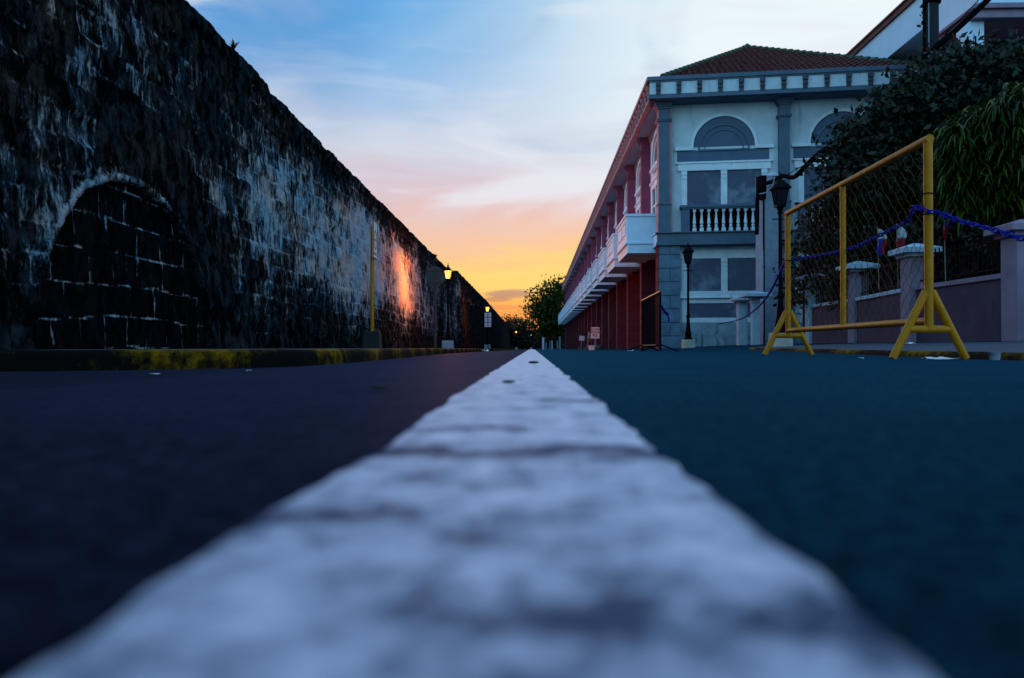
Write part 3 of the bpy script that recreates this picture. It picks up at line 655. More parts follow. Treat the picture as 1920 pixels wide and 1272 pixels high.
for bi, cx in enumerate((2.40, 6.58)):
    arched(TF, cx, 7.52, YW, mmf)
    B(MB(TF).box((cx-1.70,YW+.018,6.96),(cx+1.62,YW-.01,7.40)), 'panel', 'grey_d')
    winpair(TF, cx, 6.63, 5.25, YW, mmf, half=1.55)
    # balcony with balusters
    bal = B(MB(TF).box((cx-1.55,.0,4.315),(cx-1.27,YW+.01,5.20)), 'balustrade', 'grey_d')
    B(MB(TF).box((cx+1.27,.0,4.315),(cx+1.55,YW+.01,5.20)), 'end_pier', 'grey_d', bal)
    B(MB(TF).box((cx-1.26,-.29,4.312),(cx+1.26,-.34,5.19)), 'back_panel', 'black', bal)
    B(MB(TF).box((cx-1.62,.06,5.202),(cx+1.62,YW+.02,5.30)).box((cx-1.56,.03,5.15),(cx+1.56,-.05,5.20)), 'rail', 'grey', bal, bevel=.012)
    for j in range(9):
        x = cx-1.10+j*.262
        bm = MB(TF)
        if j < 9:
            bm.box((x-.07,-.01,4.315),(x+.07,-.15,4.46)); bm.box((x-.062,-.02,5.07),(x+.062,-.14,5.148))
            p = TF(Vector((x,-.08,0))); bm2 = MB(); bm2.lathe((p.x,p.y,4.46), [(.045,0),(.03,.02),(.062,.06),(.06,.09),(.028,.13),(.066,.17),(.028,.55),(.045,.58),(.045,.61)], 10)
            bm.v += bm2.v; n0 = len(bm.v)-len(bm2.v); bm.f += [tuple(i+n0 for i in f) for f in bm2.f]
            B(bm, 'baluster', 'stucco_trim', bal)
    # ground floor window, sill and lower panel
    winpair(TF, cx, 3.36, 2.15, YW, mmf, half=1.55, lip=False)
    sb = MB(TF); sb.box((cx-1.66,YW+.10,1.93),(cx+1.66,YW,2.145)); sb.box((cx-1.72,YW+.14,1.88),(cx+1.72,YW,1.93)); B(sb, 'sill', 'stucco_trim', bevel=.008)
    lpn = B(MB(TF).box((cx-1.34,YW+.016,1.16),(cx+1.34,YW-.01,1.70)), 'panel', 'panel')
    B(MB(TF).box((cx-1.55,YW+.05,.98),(cx-1.342,YW,1.85)).box((cx+1.342,YW+.05,.98),(cx+1.55,YW,1.85)).box((cx-1.34,YW+.05,1.70),(cx+1.34,YW,1.85)).box((cx-1.34,YW+.05,.98),(cx+1.34,YW,1.158)), 'frame', 'stucco_trim', lpn, bevel=.006)
# floor ledge round the front
m_ = MB(TF); m_.box((-.05,.10,LB+.12),(WF,YW-.1,LT-.05)); m_.box((-.12,.17,LT-.048),(WF,YW-.1,LT)); m_.box((-.09,.14,LB),(WF,YW-.1,LB+.118)); B(m_, 'floor_ledge', 'grey', bevel=.012)
m_ = MB(TS); m_.box((.14,.06,LB+.03),(LEN,-.75,LT-.02)); m_.box((.14,.10,LT-.018),(LEN,-.75,LT+.02)); B(m_, 'floor_ledge', 'white', bevel=.01)
# piers
def upper_pier(T, x0, x1, y0, y1, m1, m2, nm='pier'):
    p = MB(T); p.box((x0,y1,LT+.002),(x1,y0,8.93)); p.box((x0-.02,y1+.02,LT+.003),(x1+.02,y0,5.34)); B(p, nm, m1)
    for nm_, rows in (('base_ring', ((5.34,.045,.05),(5.385,.04,.03))), ('neck_ring', ((8.44,.05,.045),(8.49,.05,.07))), ('capital', ((8.90,.07,.04),(8.97,.07,.08),(9.04,.086,.12)))):
        q = MB(T)
        for z, t, o_ in rows: q.box((x0-o_,y1+o_,z),(x1+o_,y0,z+t))
        B(q, nm_, m2, bevel=.006)
upper_pier(TF, .012, .40, -.5, .012, 'grey', 'grey'); upper_pier(TS, .015, .40, -.5, .0, 'pink', 'pink')
upper_pier(TF, 4.33, 4.70, -.5, -.05, 'grey', 'grey'); upper_pier(TF, 8.5, 8.9, -.5, -.0, 'grey', 'grey')
def block_pier(T, x0, x1, y0, y1, m, z0, z1, ch, half=True, par=None, nm='block_pier'):
    p = MB(T); p.box((x0+.045,y1-.045,z0-.4),(x1-.03,y0,z1)); k = 0; z = z0-.4
    while z < z1-.02:
        zt = min(z+ch-.03, z1)
        if k % 2: p.box((x0,y1,z),(x1,y0,zt))
        else:
            c = x0+(x1-x0)*.52; p.box((x0,y1,z),(c-.014,y0,zt)); p.box((c+.014,y1,z),(x1,y0,zt))
        z += ch; k += 1
    return B(p, nm, m, par)
block_pier(TF, .01, .78, -.5, .02, 'stone_front', -.1, LB, .50, nm='corner_pier')
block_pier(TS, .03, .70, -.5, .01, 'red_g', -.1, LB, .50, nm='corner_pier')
block_pier(TF, 4.15, 4.85, -.5, -.1, 'stone_front', -.1, LB, .50)
# one street bay, then copies
def local(f, name, m, par=None, **k):
    b = MB(); f(b); o = b.build(name, m, None, **k)
    if par: o.parent = par
    else:
        o.parent = BLD; o.location = Vector((0,0,0)); o.rotation_euler = (0,0,math.atan2(sdir.y, sdir.x))
    return o
# in the street frame built locally: x along street, y = +outwards (left of sdir)
def f_up(b): b.box((-.17,-.02,LT+.022),(.17,-.43,8.93)); b.box((-.19,.0,LT+.023),(.19,-.43,5.3))
def ringf(rows):
    def f(b):
        for z, t, o_ in rows: b.box((-.17-o_,o_-.02,z),(.17+o_,-.43,z+t))
    return f
def f_gp(b):
    b.box((-.22,-.03,-.6),(.22,-.95,LB)); z = -.6
    while z < LB-.05: b.box((-.25,0,z),(.25,-.96,min(z+.465,LB))); z += .5
def f_bal(b):
    x0, x1, d = 1.0, 4.45, 1.06
    b.box((x0,d,4.10),(x1,-.1,4.25)); b.box((x0,d,4.25),(x1,d-.14,5.08)); b.box((x0,d-.142,4.25),(x0+.14,-.39,5.08)); b.box((x1-.14,d-.142,4.25),(x1,-.39,5.08))
    b.box((x0+.25,d+.03,4.42),(x1-.25,d+.002,4.46)); b.box((x0+.25,d+.03,4.90),(x1-.25,d+.002,4.94)); b.box((x0+.25,d+.03,4.46),(x0+.30,d+.002,4.90)); b.box((x1-.30,d+.03,4.46),(x1-.25,d+.002,4.90)); b.box(((x0+x1)/2-.03,d+.03,4.46),((x0+x1)/2+.03,d+.002,4.90))
def f_corb(b):   # stepped slab underneath
    x0, x1, d = 1.0, 4.45, 1.06
    b.box((x0+.01,-.1,3.68),(x1-.01,d-.03,4.02))
def f_rail(b):
    x0, x1, d = 1.0, 4.45, 1.06
    b.box((x0-.05,d+.05,5.082),(x1+.05,d-.18,5.18)); b.box((x0-.05,d-.182,5.082),(x0+.17,-.39,5.18)); b.box((x1-.17,d-.182,5.082),(x1+.05,-.39,5.18)); b.box((x0-.04,d+.05,4.022),(x1+.04,-.1,4.098))
parts = []
up = local(f_up, 'upper_pier', 'red'); cap = local(ringf(((8.90,.07,.04),(8.97,.07,.08),(9.04,.086,.12))), 'capital', 'red', up, bevel=.006)
local(ringf(((8.44,.05,.045),(8.49,.05,.07))), 'neck_ring', 'red', up, bevel=.006); local(ringf(((5.3,.045,.05),)), 'base_ring', 'red', up, bevel=.006)
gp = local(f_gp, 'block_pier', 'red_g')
bal = local(f_bal, 'balcony', 'balc'); rl = local(f_rail, 'rail', 'balc', bal, bevel=.01); cb = local(f_corb, 'slab', 'balc', bal)
cxs = BP/2
def f_awin(b): b.prism([(cxs+1.11*math.cos(a), 7.52+1.11*math.sin(a)) for a in np.linspace(0, math.pi, 25)], -.39, -.42)
def f_afr(b):
    b.arch(cxs, 7.52, 1.32, 1.13, -.28, -.40, 24); b.arch(cxs, 7.52, 1.02, .90, -.33, -.388, 24); b.box((cxs-1.45,-.24,7.38),(cxs+1.45,-.39,7.50)); b.box((cxs-.03,-.35,7.5),(cxs+.03,-.388,8.4))
aw = local(f_awin, 'arched_window', 'glass'); afr = local(f_afr, 'frame', 'white', aw)
def f_win(b): b.box((cxs-1.34,-.385,5.2),(cxs+1.34,-.42,6.62))
def f_wfr(b):
    b.box((cxs-1.75,-.27,6.90),(cxs+1.75,-.40,6.97)); b.box((cxs-1.68,-.32,6.63),(cxs+1.68,-.40,6.898))
    for a, c in ((-1.55,-1.34),(-.5,-.38),(.38,.5),(1.34,1.55)): b.box((cxs+a,-.33,LT+.03),(cxs+c,-.40,6.628))
    b.box((cxs-1.34,-.36,5.9),(cxs+1.34,-.384,5.96))
wn = local(f_win, 'window', 'glass'); wf = local(f_wfr, 'frame', 'white', wn)
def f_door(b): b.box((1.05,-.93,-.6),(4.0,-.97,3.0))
def f_dfr(b): b.box((.70,-.80,-.6),(1.048,-.96,3.35)); b.box((4.002,-.80,-.6),(4.35,-.96,3.35)); b.box((1.05,-.82,3.002),(4.0,-.96,3.35)); b.box((.62,-.74,2.0),(1.10,-.799,2.12)); b.box((.64,-.72,.5),(1.09,-.80,.9))
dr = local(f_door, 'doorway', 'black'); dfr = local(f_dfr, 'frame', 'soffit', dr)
for proto in (up, gp, bal, aw, wn, dr):
    kids = list(proto.children)
    n0 = 1 if proto in (up, gp) else 0
    proto.location = sdir*BP*n0
    for i in range(n0+1, NB + (1 if n0 else 0)):
        c = proto.copy(); C.objects.link(c); c.parent = BLD; c.location = sdir*BP*i
        for ch in kids: k = ch.copy(); C.objects.link(k); k.parent = c
# tiled hip roof
def roof():
    e0 = TF(Vector((.15,.05,10.0))); e1 = TF(Vector((WF+.1,.05,10.0))); ap = Vector((9.33, 34.0, 13.0)); bk = TS(Vector((LEN-.5,0,10.0))); bkr = bk + Vector((4.5,-4,3.0)); er = e1 + sdir*(LEN-1)
    b = MB(); b.add([e0,e1,ap],[(0,1,2)]); b.add([e0,ap,bkr,bk],[(0,1,2,3)]); b.add([e1,er,bkr,ap],[(0,1,2,3)])
    o = B(b, 'roof', 'tile')
    # barrel tiles on the front hip
    t = MB(); W = (e1-e0); wl_ = W.length; wd = W.normalized(); mid = (ap-e0).dot(wd); foot = e0+wd*mid; up_ = ap-foot; ul = up_.length; ud = up_.normalized(); nn_ = wd.cross(ud).normalized()
    if nn_.z < 0: nn_ = -nn_
    p = .235; k = 0
    while (k+.5)*p < wl_:
        x = (k+.5)*p; L_ = ul*(x/mid if x < mid else (wl_-x)/(wl_-mid)); s = 0
        while s < L_:
            e = min(s+.40, L_+.05); vs, n = [], 6
            for (q, lift, rr) in ((s-.03, .065, .105), (e, .012, .085)):
                for j in range(n+1):
                    a = math.pi*j/n; vs.append(e0 + wd*(x+rr*math.cos(a)) + ud*q + nn_*(lift+rr*math.sin(a)*.9 - .01))
            t.add(vs, [(j, j+1, n+2+j, n+1+j) for j in range(n)] + [tuple(range(n+1))])
            s += .38
        k += 1
    B(t, 'roof_tiles', 'tile')
    # ridge caps along the hips
    t2 = MB()
    for a, c in ((e0, ap), (e1, ap)):
        L_ = (c-a).length; d = (c-a).normalized(); s = 0
        while s < L_-.1:
            t2.tube([a+d*s+Vector((0,0,.09)), a+d*(s+.36)+Vector((0,0,.06))], [.12,.095], 8); s += .33
    t2.lathe((ap.x,ap.y,ap.z), [(.14,0),(.12,.16),(.05,.24)], 8)
    B(t2, 'ridge_tiles', 'tile_g')
roof()
# downpipe and small fixtures by the front
dp = MB(); p0 = TF(Vector((4.05,-.2,0))); dp.tube([(p0.x,p0.y,.1),(p0.x,p0.y,4.3)], .04); B(dp, 'downpipe', 'pole')

# ------------------------------------------------------------------ street lamps
def gz(x, y):
    if x < -2.4 - .002*y: return lw_top(x, y)
    return road_z(x, y)
def lamp(name, label, loc, lit, grp, ped='pale_conc', pw=.2, ph=.28, H=3.3, power=60):
    r = empty(name, label, 'street lamp', loc, 0, grp)
    p = MB(); p.box((-pw,-pw,-.12),(pw,pw,ph), .01); p.build('pedestal', ped, r, bevel=.02)
    s = MB(); s.lathe((0,0,ph), [(.14,0),(.15,.03),(.12,.07),(.10,.12),(.115,.16),(.085,.30),(.06,.55),(.05,.72),(.075,.75),(.06,.80),(.042,.86),(.038,1.5),(.036,H-.62-ph),(.06,H-.60-ph),(.045,H-.55-ph),(.07,H-.5-ph),(.04,H-.46-ph)], 12)
    s.tube([(-.16,0,H-.72),(.16,0,H-.72)], .012, 6)
    autosmooth(s.build('post', 'iron', r))
    z = H-.46
    gl = MB(); gl.add([(a*.075,b*.075,z+.03) for a,b in ((-1,-1),(1,-1),(1,1),(-1,1))]+[(a*.125,b*.125,z+.34) for a,b in ((-1,-1),(1,-1),(1,1),(-1,1))], [(3,2,1,0),(4,5,6,7),(0,1,5,4),(1,2,6,5),(2,3,7,6),(3,0,4,7)])
    ln = gl.build('lantern', 'lit' if lit else 'unlit', r)
    fr = MB()
    for a,b in ((-1,-1),(1,-1),(1,1),(-1,1)): fr.tube([(a*.08,b*.08,z),(a*.132,b*.132,z+.35)], .011, 6)
    for a,b in ((0,-1),(1,0),(0,1),(-1,0)): fr.tube([(a*.078,b*.078,z),(a*.130,b*.130,z+.35)], .006, 6)
    fr.box((-.09,-.09,z-.02),(.09,.09,z+.025)); fr.build('lantern_frame', 'iron', ln)
    cp = MB(); cp.add([(a*.18,b*.18,z+.345) for a,b in ((-1,-1),(1,-1),(1,1),(-1,1))]+[(a*.17,b*.17,z+.375) for a,b in ((-1,-1),(1,-1),(1,1),(-1,1))]+[(a*.05,b*.05,z+.53) for a,b in ((-1,-1),(1,-1),(1,1),(-1,1))], [(3,2,1,0),(0,1,5,4),(1,2,6,5),(2,3,7,6),(3,0,4,7),(4,5,9,8),(5,6,10,9),(6,7,11,10),(7,4,8,11),(8,9,10,11)])
    cp.lathe((0,0,z+.52), [(.05,0),(.03,.03),(.045,.07),(.015,.11),(.02,.14),(.003,.19)], 8); cp.build('lantern_cap', 'iron', ln)
    if lit:
        l = bpy.data.lights.new('lamp_light', 'POINT'); l.energy = power*1.35; l.color = (1, .19, .018); l.shadow_soft_size = .1
        lo_ = bpy.data.objects.new('lamp_light', l); C.objects.link(lo_); lo_.parent = r; lo_.location = (.0, 0, z+.2)
    return r
GL = 'lit lamps along the left pavement'
def lampat(px, ytop, ybase_z, Y, **k):
    p = at(px, 500, Y); top = at(px, ytop, Y).z; H = top - ybase_z - .25 
    return (p.x, Y, ybase_z), H
for px, yt, Y, lab, pw in ((840,493,33.5,'tall iron lamp with bright orange light, nearest lit lamp on the left pavement',900), (914,568,62,'lit lamp behind the two column white panel sign',400),
                       (968,618,150,'small glowing lamp far off at the dark end of the wall',60), (996,624,172,'small glowing lamp straight over the end of the white line',60)):
    z0 = fall(Y) + (.04 if Y < 100 else 0); p = at(px, 500, Y); H = at(px, yt, Y).z - z0 - .25
    lamp('street_lamp', lab, (p.x, Y, z0), True, GL, ped='concrete', H=H, power=pw, pw=.24, ph=.34)
for px, yt, Y, lab in ((1290,453,26,'unlit black lamp on a pale pedestal before the grey building corner'), (1463,322,16,'unlit black lamp with large lantern behind the yellow mesh barrier')):
    p = at(px, 500, Y); z0 = road_z(p.x, Y) if Y > 18 else rw_top(p.x, Y)
    lamp('street_lamp', lab, (p.x, Y, z0), False, 'unlit lamps on the right side', H=at(px, yt, Y).z - z0 - .25, pw=.2, ph=.27)

# ------------------------------------------------------------------ left side signs
def tube_obj(pts, r, name, m, par=None, n=10): return autosmooth(MB().tube(pts, r, n).build(name, m, par), 50)
def disc(c, r0, r1, y, n=28):
    b = MB(); b.arch(c[0], c[1], r0, r1, y, y-.004, n, 0, 2*math.pi); return b
# yellow pole with a white board seen nearly edge-on
p = at(698, 500, 19.0); z0 = lw_top(0, 19); r = empty('road_sign', 'white board with red ring on a yellow pole standing against the stone wall', 'road sign', (p.x, 19.0, z0))
MB().box((-.22,-.22,-.1),(.22,.22,.42), .03).build('base_block', 'oldwall' if False else 'earth', r, bevel=.03)
zt = at(698, 417, 19).z - z0; zb = at(698, 484, 19).z - z0
tube_obj([(0,0,.4),(0,0,zt-.1)], .045, 'pole', 'yellow', r)
bd = MB(); bd.box((-.30,-.075,zb),(.30,-.055,zt)); b_ = bd.build('board', 'signwhite', r)
d = disc((0,(zb+zt)/2), .24, .19, -.076); d.box((-.18,-.076,(zb+zt)/2-.02),(.18,-.08,(zb+zt)/2+.02)); d.build('red_ring', 'signred', b_)
lt = MB()
for i in range(5): lt.box((-.22+i*.09,-.0755,zb+.06),(-.17+i*.09,-.079,zb+.13)); 
lt.build('lettering', 'signred', b_)
fr = MB(); fr.box((-.32,-.085,zb-.02),(-.30,-.045,zt+.02)); fr.box((.30,-.085,zb-.02),(.32,-.045,zt+.02)); fr.box((-.30,-.085,zb-.02),(.30,-.045,zb-.001)); fr.box((-.30,-.085,zt+.001),(.30,-.045,zt+.02)); fr.build('frame', 'wood', b_)
r.rotation_euler.z = math.radians(93)
# round sign seen from the back
Y = 27.0; p = at(816, 500, Y); z0 = lw_top(0, Y); r = empty('road_sign', 'back of a round road sign on a dark post left of the lit lamp', 'road sign', (p.x, Y, z0))
zc = at(816, 519, Y).z - z0; rad = 19*Y/F
tube_obj([(0,.03,-.05),(0,.03,zc+rad*.8)], .045, 'post', 'trim_rb', r)
b = MB(); b.arch(0, zc, rad, .001, -.006, .0, 32, 0, 2*math.pi); dd = b.build('disc', 'signgrey', r)
b = MB(); b.box((-rad*.8,-.03,zc+rad*.55),(rad*.8,-.007,zc+rad*.62)); b.box((-rad*.8,-.03,zc-rad*.62),(rad*.8,-.007,zc-rad*.55)); b.box((-.045,-.04,zc-rad*.9),(.045,-.007,zc+rad*.9)); b.build('brace', 'trim_rb', dd)
# two column panel sign
Y = 60.0; p = at(915, 500, Y); z0 = lw_top(0, Y); r = empty('panel_sign', 'sign of six white panels in two columns in front of the second lit lamp', 'sign', (p.x, Y, z0))
z1, z2 = at(915, 614, Y).z-z0, at(915, 586, Y).z-z0; hw = 6.3*Y/F
for i in range(2):
    for j in range(3):
        x0 = -hw + i*(hw+.02); zz0 = z1+(z2-z1)*j/3; MB().box((x0,-.03,zz0+.02),(x0+hw-.03,-.01,zz0+(z2-z1)/3-.02)).build('panel', 'signwhite', r)
MB().box((-hw,-.008,z1),(hw,.03,z2)).build('backing', 'iron', r); tube_obj([(0,.06,-.1),(0,.06,z2)], .035, 'post', 'iron', r)

# ------------------------------------------------------------------ right side small signs
def sign_post(name, label, px, py0, py1, wpx, Y, m, tilt=0, yaw=0, base='rust', text=None):
    p = at(px, 640, Y); z0 = road_z(p.x, Y); r = empty(name, label, 'sign', (p.x, Y, z0), yaw)
    za, zb_ = at(px, py1, Y).z - z0, at(px, py0, Y).z - z0; hw = wpx/2*Y/F; b0 = MB()
    brd = MB().box((-hw,-.02,za),(hw,.0,zb_)).build('board', m, r, bevel=.004)
    tube_obj([(0,.03,0),(0,.03,zb_-.05)], .022, 'post', 'concrete', r)
    MB().lathe((0,.03,-.02), [(.2,0),(.19,.12),(.06,.16),(.03,.2)], 12).build('foot', base, r)
    if text:
        H = zb_-za
        for i, s in enumerate(text):
            cu = bpy.data.curves.new('t', 'FONT'); cu.body = s; cu.size = H*.30; cu.align_x = 'CENTER'; cu.extrude = .002; cu.offset = .006
            to = bpy.data.objects.new('t', cu); C.objects.link(to); bpy.context.view_layer.update()
            me = bpy.data.meshes.new_from_object(to.evaluated_get(bpy.context.evaluated_depsgraph_get())); bpy.data.objects.remove(to)
            o = bpy.data.objects.new('lettering', me); C.objects.link(o); me.materials.clear(); me.materials.append(M['signred']); o.parent = brd; o.rotation_euler = (math.pi/2,0,0); o.location = (-.01, -.0235, zb_-H*(.29+.27*i))
    r.rotation_euler.y = tilt; return r
sign_post('notice_sign', 'white sign with red hand lettered words SLOW DOWN PLS', 1116, 614, 635, 16, 40, 'signwhite', text=('SLOW','DOWN','PLS'))
sign_post('notice_sign', 'plain small pale blue board on a thin pole, leftmost by the red piers', 1089, 630, 639, 10, 52, 'signwhite', tilt=math.radians(5))
t_ = sign_post('notice_sign', 'narrow tilted white board with orange patch between two straight signs', 1101, 623, 636, 9, 46, 'signwhite', tilt=math.radians(14), yaw=math.radians(48))
za = .42; MB().box((-.12,-.026,.58),(.12,-.0215,.70)).build('reflector', 'orange', [c for c in t_.children if c.name.startswith('board')][0])
# planter drum and box at the foot of the lettered sign
p = at(1123, 650, 39); z0 = road_z(p.x, 39)
tag(MB().lathe((p.x,39,z0-.02), [(.16,0),(.175,.02),(.17,.12),(.18,.14),(.17,.24),(.185,.27),(.16,.28),(.15,.25)], 16).build('drum', 'rust', None), 'dark green cut down drum beside the lettered sign', 'drum')
p = at(1110, 650, 38.6); z0 = road_z(p.x, 38.6)
tag(MB().box((p.x-.16,38.5,z0),(p.x+.12,38.8,z0+.22),.02).box((p.x-.18,38.48,z0+.16),(p.x+.14,38.82,z0+.20)).build('plastic_crate', 'signwhite', None, bevel=.01), 'faded white crate lying under the lettered sign', 'crate')

# ------------------------------------------------------------------ yellow mesh barrier
XB, YN, YF_ = 2.687, 5.36, 8.27
zg = road_z(XB, 6)
r = empty('mesh_barrier', 'yellow tubular barrier with chain link mesh standing on splayed legs', 'barrier', (XB, YN, zg))
LBR = YF_-YN; zt = 1.47 - zg; zb = .215 - zg
tube_obj([(0,-.028,zt),(0,LBR+.028,zt)], .028, 'top_rail', 'yellow', r, 12)
tube_obj([(0,.0,zb+.02),(0,LBR,zb+.02)], .026, 'bottom_rail', 'yellow', r, 12)
for y, rr in ((0,.029),(LBR/2,.024),(LBR,.028)):
    tube_obj([(0,y,zb-.04 if y != LBR/2 else zb+.03),(0,y,zt-.02)], rr, 'upright', 'yellow', r, 12)
for y in (0, LBR):
    for s in (-1, 1):
        tube_obj([(s*.018,y,.46),(s*.245,y,.006)], [.028,.025], 'leg', 'yellow', r, 12)
    tube_obj([(-.15,y,.205),(.15,y,.205)], .026, 'cross_bar', 'yellow', r, 12)
for k in (0, 1):
    mb = MB(); y0, y1 = (.03, LBR/2-.03) if k == 0 else (LBR/2+.03, LBR-.03); a0, a1 = zb+.05, zt-.03; pch = .118
    # diagonal wires both ways, clipped to the panel, each slightly crimped
    Wd, Hd = y1-y0, a1-a0
    for sgn in (1, -1):
        c = -Hd
        while c < Wd:
            pts = []; 
            t0 = max(0, -c); t1 = min(Hd, Wd-c)
            if t1 - t0 > .03:
                nseg = max(2, int((t1-t0)/(pch/2)))
                for j in range(nseg+1):
                    t = t0+(t1-t0)*j/nseg; u = c+t
                    off = .006*(1 if j % 2 else -1)
                    yy = y0+u if sgn > 0 else y1-u
                    pts.append((off, yy + .006*noise.noise(Vector((yy*9, t*9, sgn))), a0+t))
                mb.tube(pts, .0016, 4, False)
            c += pch
    mb.build('chain_link_panel', 'wire', r)
b = MB()
for y, z in ((0,.98),(LBR,.99),(0,1.12)): b.arch(0, 0, .0,.0,0,0,3) if False else b.tube([(.034*math.cos(a), y+.034*math.sin(a), z+.006*math.sin(a*.5)) for a in np.linspace(0, 6.6, 14)], .0035, 5)
b.build('wire_tie', 'iron', r)

# blue plastic chain
def chain(name, label, pts, pitch, rl_, rw, wr):
    pl = polyline(pts, pitch*.9); mb = MB(); acc = 0
    # resample evenly
    P = [pl[0]]; d = 0
    for a, c in zip(pl[:-1], pl[1:]):
        seg = (c-a).length; 
        while d + seg >= pitch:
            t = (pitch-d)/seg; a = a + (c-a)*t; P.append(a.copy()); seg = (c-a).length; d = 0
        d += seg
    for i in range(len(P)-1):
        t = (P[i+1]-P[i]).normalized(); up = Vector((0,0,1)); s_ = t.cross(up).normalized(); u2 = s_.cross(t)
        ang = (math.pi/4 if i % 2 else -math.pi/4) + .5*noise.noise(Vector((i*.7, 1, 1))); n_ = s_*math.cos(ang) + u2*math.sin(ang); mid = (P[i]+P[i+1])/2
        loop = [mid + t*(math.cos(a)*rl_) + n_*(math.sin(a)*rw) for a in np.linspace(0, 2*math.pi, 11)]
        mb.tube(loop, wr, 6, False)
    o = mb.build(name, 'chain', None); autosmooth(o, 60); return tag(o, label, 'chain')
zc = lambda y, z: z
cp = [Vector((XB+.02, 2.9, .30)), Vector((XB+.0, 3.7, .50)), at(1920,449,4.36), at(1880,436,4.54), at(1834,424,4.80), at(1800,415,5.02), at(1768,402,5.22)]
cp2 = [Vector((XB-.04,YN,.99)), Vector((XB-.045,YN+.1,1.03))] + [at(px,py,Y) for px,py,Y in ((1700,416,5.72),(1660,436,6.06),(1610,461,6.56),(1582,470,6.88),(1545,478,7.35),(1510,484,7.85),(1480,489,8.30))] + [at(px,py,Y) for px,py,Y in ((1472,492,8.7),(1464,508,9.6),(1452,533,11.5),(1437,558,14),(1415,582,18),(1385,600,22),(1345,608,25.5))]
chain('chain', 'blue plastic chain strung across the yellow mesh barrier and sagging away both ends', cp + cp2, .06, .042, .015, .0055)
chain('chain', 'short blue chain end hanging from the black iron barrier', [at(px,py,Y) for px,py,Y in ((1239,572,15.1),(1246,585,15.5),(1252,590,16),(1254,604,16))], .07, .05, .024, .009)

# ------------------------------------------------------------------ black iron crowd barrier
yn, yf = 15.0, 17.9; xb = at(1238, 600, yn).x; xb2 = at(1204, 600, yf).x; zg = road_z(xb, 16)
r = empty('crowd_barrier', 'black iron crowd barrier with vertical bars before the red corner pier', 'barrier', (xb, yn, zg), math.atan2(yf-yn, xb2-xb))
L_ = yf-yn; zt = at(1238, 547, yn).z - zg
for a, c, nm in (((0,0,zt),(L_,0,zt-.0),'top_rail'), ((0,0,.12),(L_,0,.12),'bottom_rail')): tube_obj([a, c], .022, nm, 'yellow' if nm == 'top_rail' else 'iron', r)  # yellow top rail: orange highlight on the iron put into its colour
for x in (0, L_): tube_obj([(x,0,.02),(x,0,zt)], .02, 'upright', 'iron', r)
for i in range(1, 17): tube_obj([(L_*i/17,0,.12),(L_*i/17,0,zt)], .009, 'bar', 'iron', r, 6)
for x in (.12, L_-.12):
    for s in (-1,1): tube_obj([(x,0,.14),(x,s*.36,.008)], .014, 'leg', 'iron', r, 6)

# ------------------------------------------------------------------ fence on the right: pillars, low walls, railing
FX = 7.15; pil = [(7.35,25.2,.15),(7.35,20.7,.16),(7.4,17.8,.16),(7.1,14.5,.17),(7.28,11.6,.18),(7.3,8.4,.16)]
pil_cap = {0:(546,.40),1:(512,.44),2:(490,.5),3:(457,.56),4:(412,.6),5:(330,.6)}
pil_px = [1416,1524,1609,1716,1918]
fe = None
labs = ['pale pillar with pyramid cap nearest the grey building', 'pillar seen just right of the far upright of the yellow barrier', 'pillar with bluish cap in the middle of the yellow mesh', 'tall capped pillar just left of the near upright of the yellow barrier', 'large square pillar at the right edge of the street', 'fence pillar nearest the viewer at far right']
for i, (x, y, zg) in enumerate(pil[:5]):
    x = at(pil_px[i], 600, y).x if i < 5 else x
    z0 = (road_z(x,y) if y > 17.7 else rw_top(x, y)); H = at(pil_px[i] if i<5 else 1900, pil_cap[i][0], y).z
    hw = [.12,.155,.17,.185,.20,.2][i]; ow = [.42,.33,.36,.34,.36,.3][i]
    r = empty('fence_pillar', labs[i], 'pillar', (x, y, z0), 0, 'fence pillars on the right'); H -= z0
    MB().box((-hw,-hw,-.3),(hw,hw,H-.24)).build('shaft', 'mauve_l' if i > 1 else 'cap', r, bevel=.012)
    c = MB(); c.box((-hw-.06,-hw-.06,H-.26),(hw+.06,hw+.06,H-.20)); c.box((-ow,-ow,H-.198),(ow,ow,H-.10)); c.box((-ow+.02,-ow+.02,H-.098),(ow-.02,ow-.02,H+.0), ow-.06); c.build('cap', 'cap' if i < 4 else 'mauve_l', r, bevel=.008)
xs_ = [at(pil_px[i], 600, pil[i][1]).x for i in range(5)]
low = [(1,2,566,560),(2,3,560,540),(3,4,537,515)]
wlabs = ['low mauve wall behind the far half of the yellow mesh', 'low mauve wall between the middle and the tall fence pillars', 'long low mauve wall right of the yellow barrier']
for (a, b_, _, _), lab in zip(low, wlabs):
    xa, ya = xs_[a], pil[a][1]; xc, yc = xs_[b_], pil[b_][1]
    zt = 1.17
    d = Vector((xc-xa, yc-ya, 0)); L_ = d.length; r = empty('low_wall', lab, 'wall', (xa, ya, 0), math.atan2(d.y, d.x), 'low walls between the pillars')
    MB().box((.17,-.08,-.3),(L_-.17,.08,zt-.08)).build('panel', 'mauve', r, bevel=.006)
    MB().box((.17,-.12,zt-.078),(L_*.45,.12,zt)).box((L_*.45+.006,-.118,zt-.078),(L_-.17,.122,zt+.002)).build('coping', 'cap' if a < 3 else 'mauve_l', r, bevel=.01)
    rg = MB(); x = .3
    while x < L_-.2: rg.box((x-.008,-.008,zt),(x+.008,.008,zt+.62)); x += .12
    rg.box((.17,-.012,zt+.08),(L_-.17,.012,zt+.105)); rg.box((.17,-.012,zt+.52),(L_-.17,.012,zt+.545)); rg.build('railing', 'iron', r)
x = at(1391, 600, 26.2).x; z0 = road_z(x, 26.2); H = at(1391, 554, 26.2).z - z0
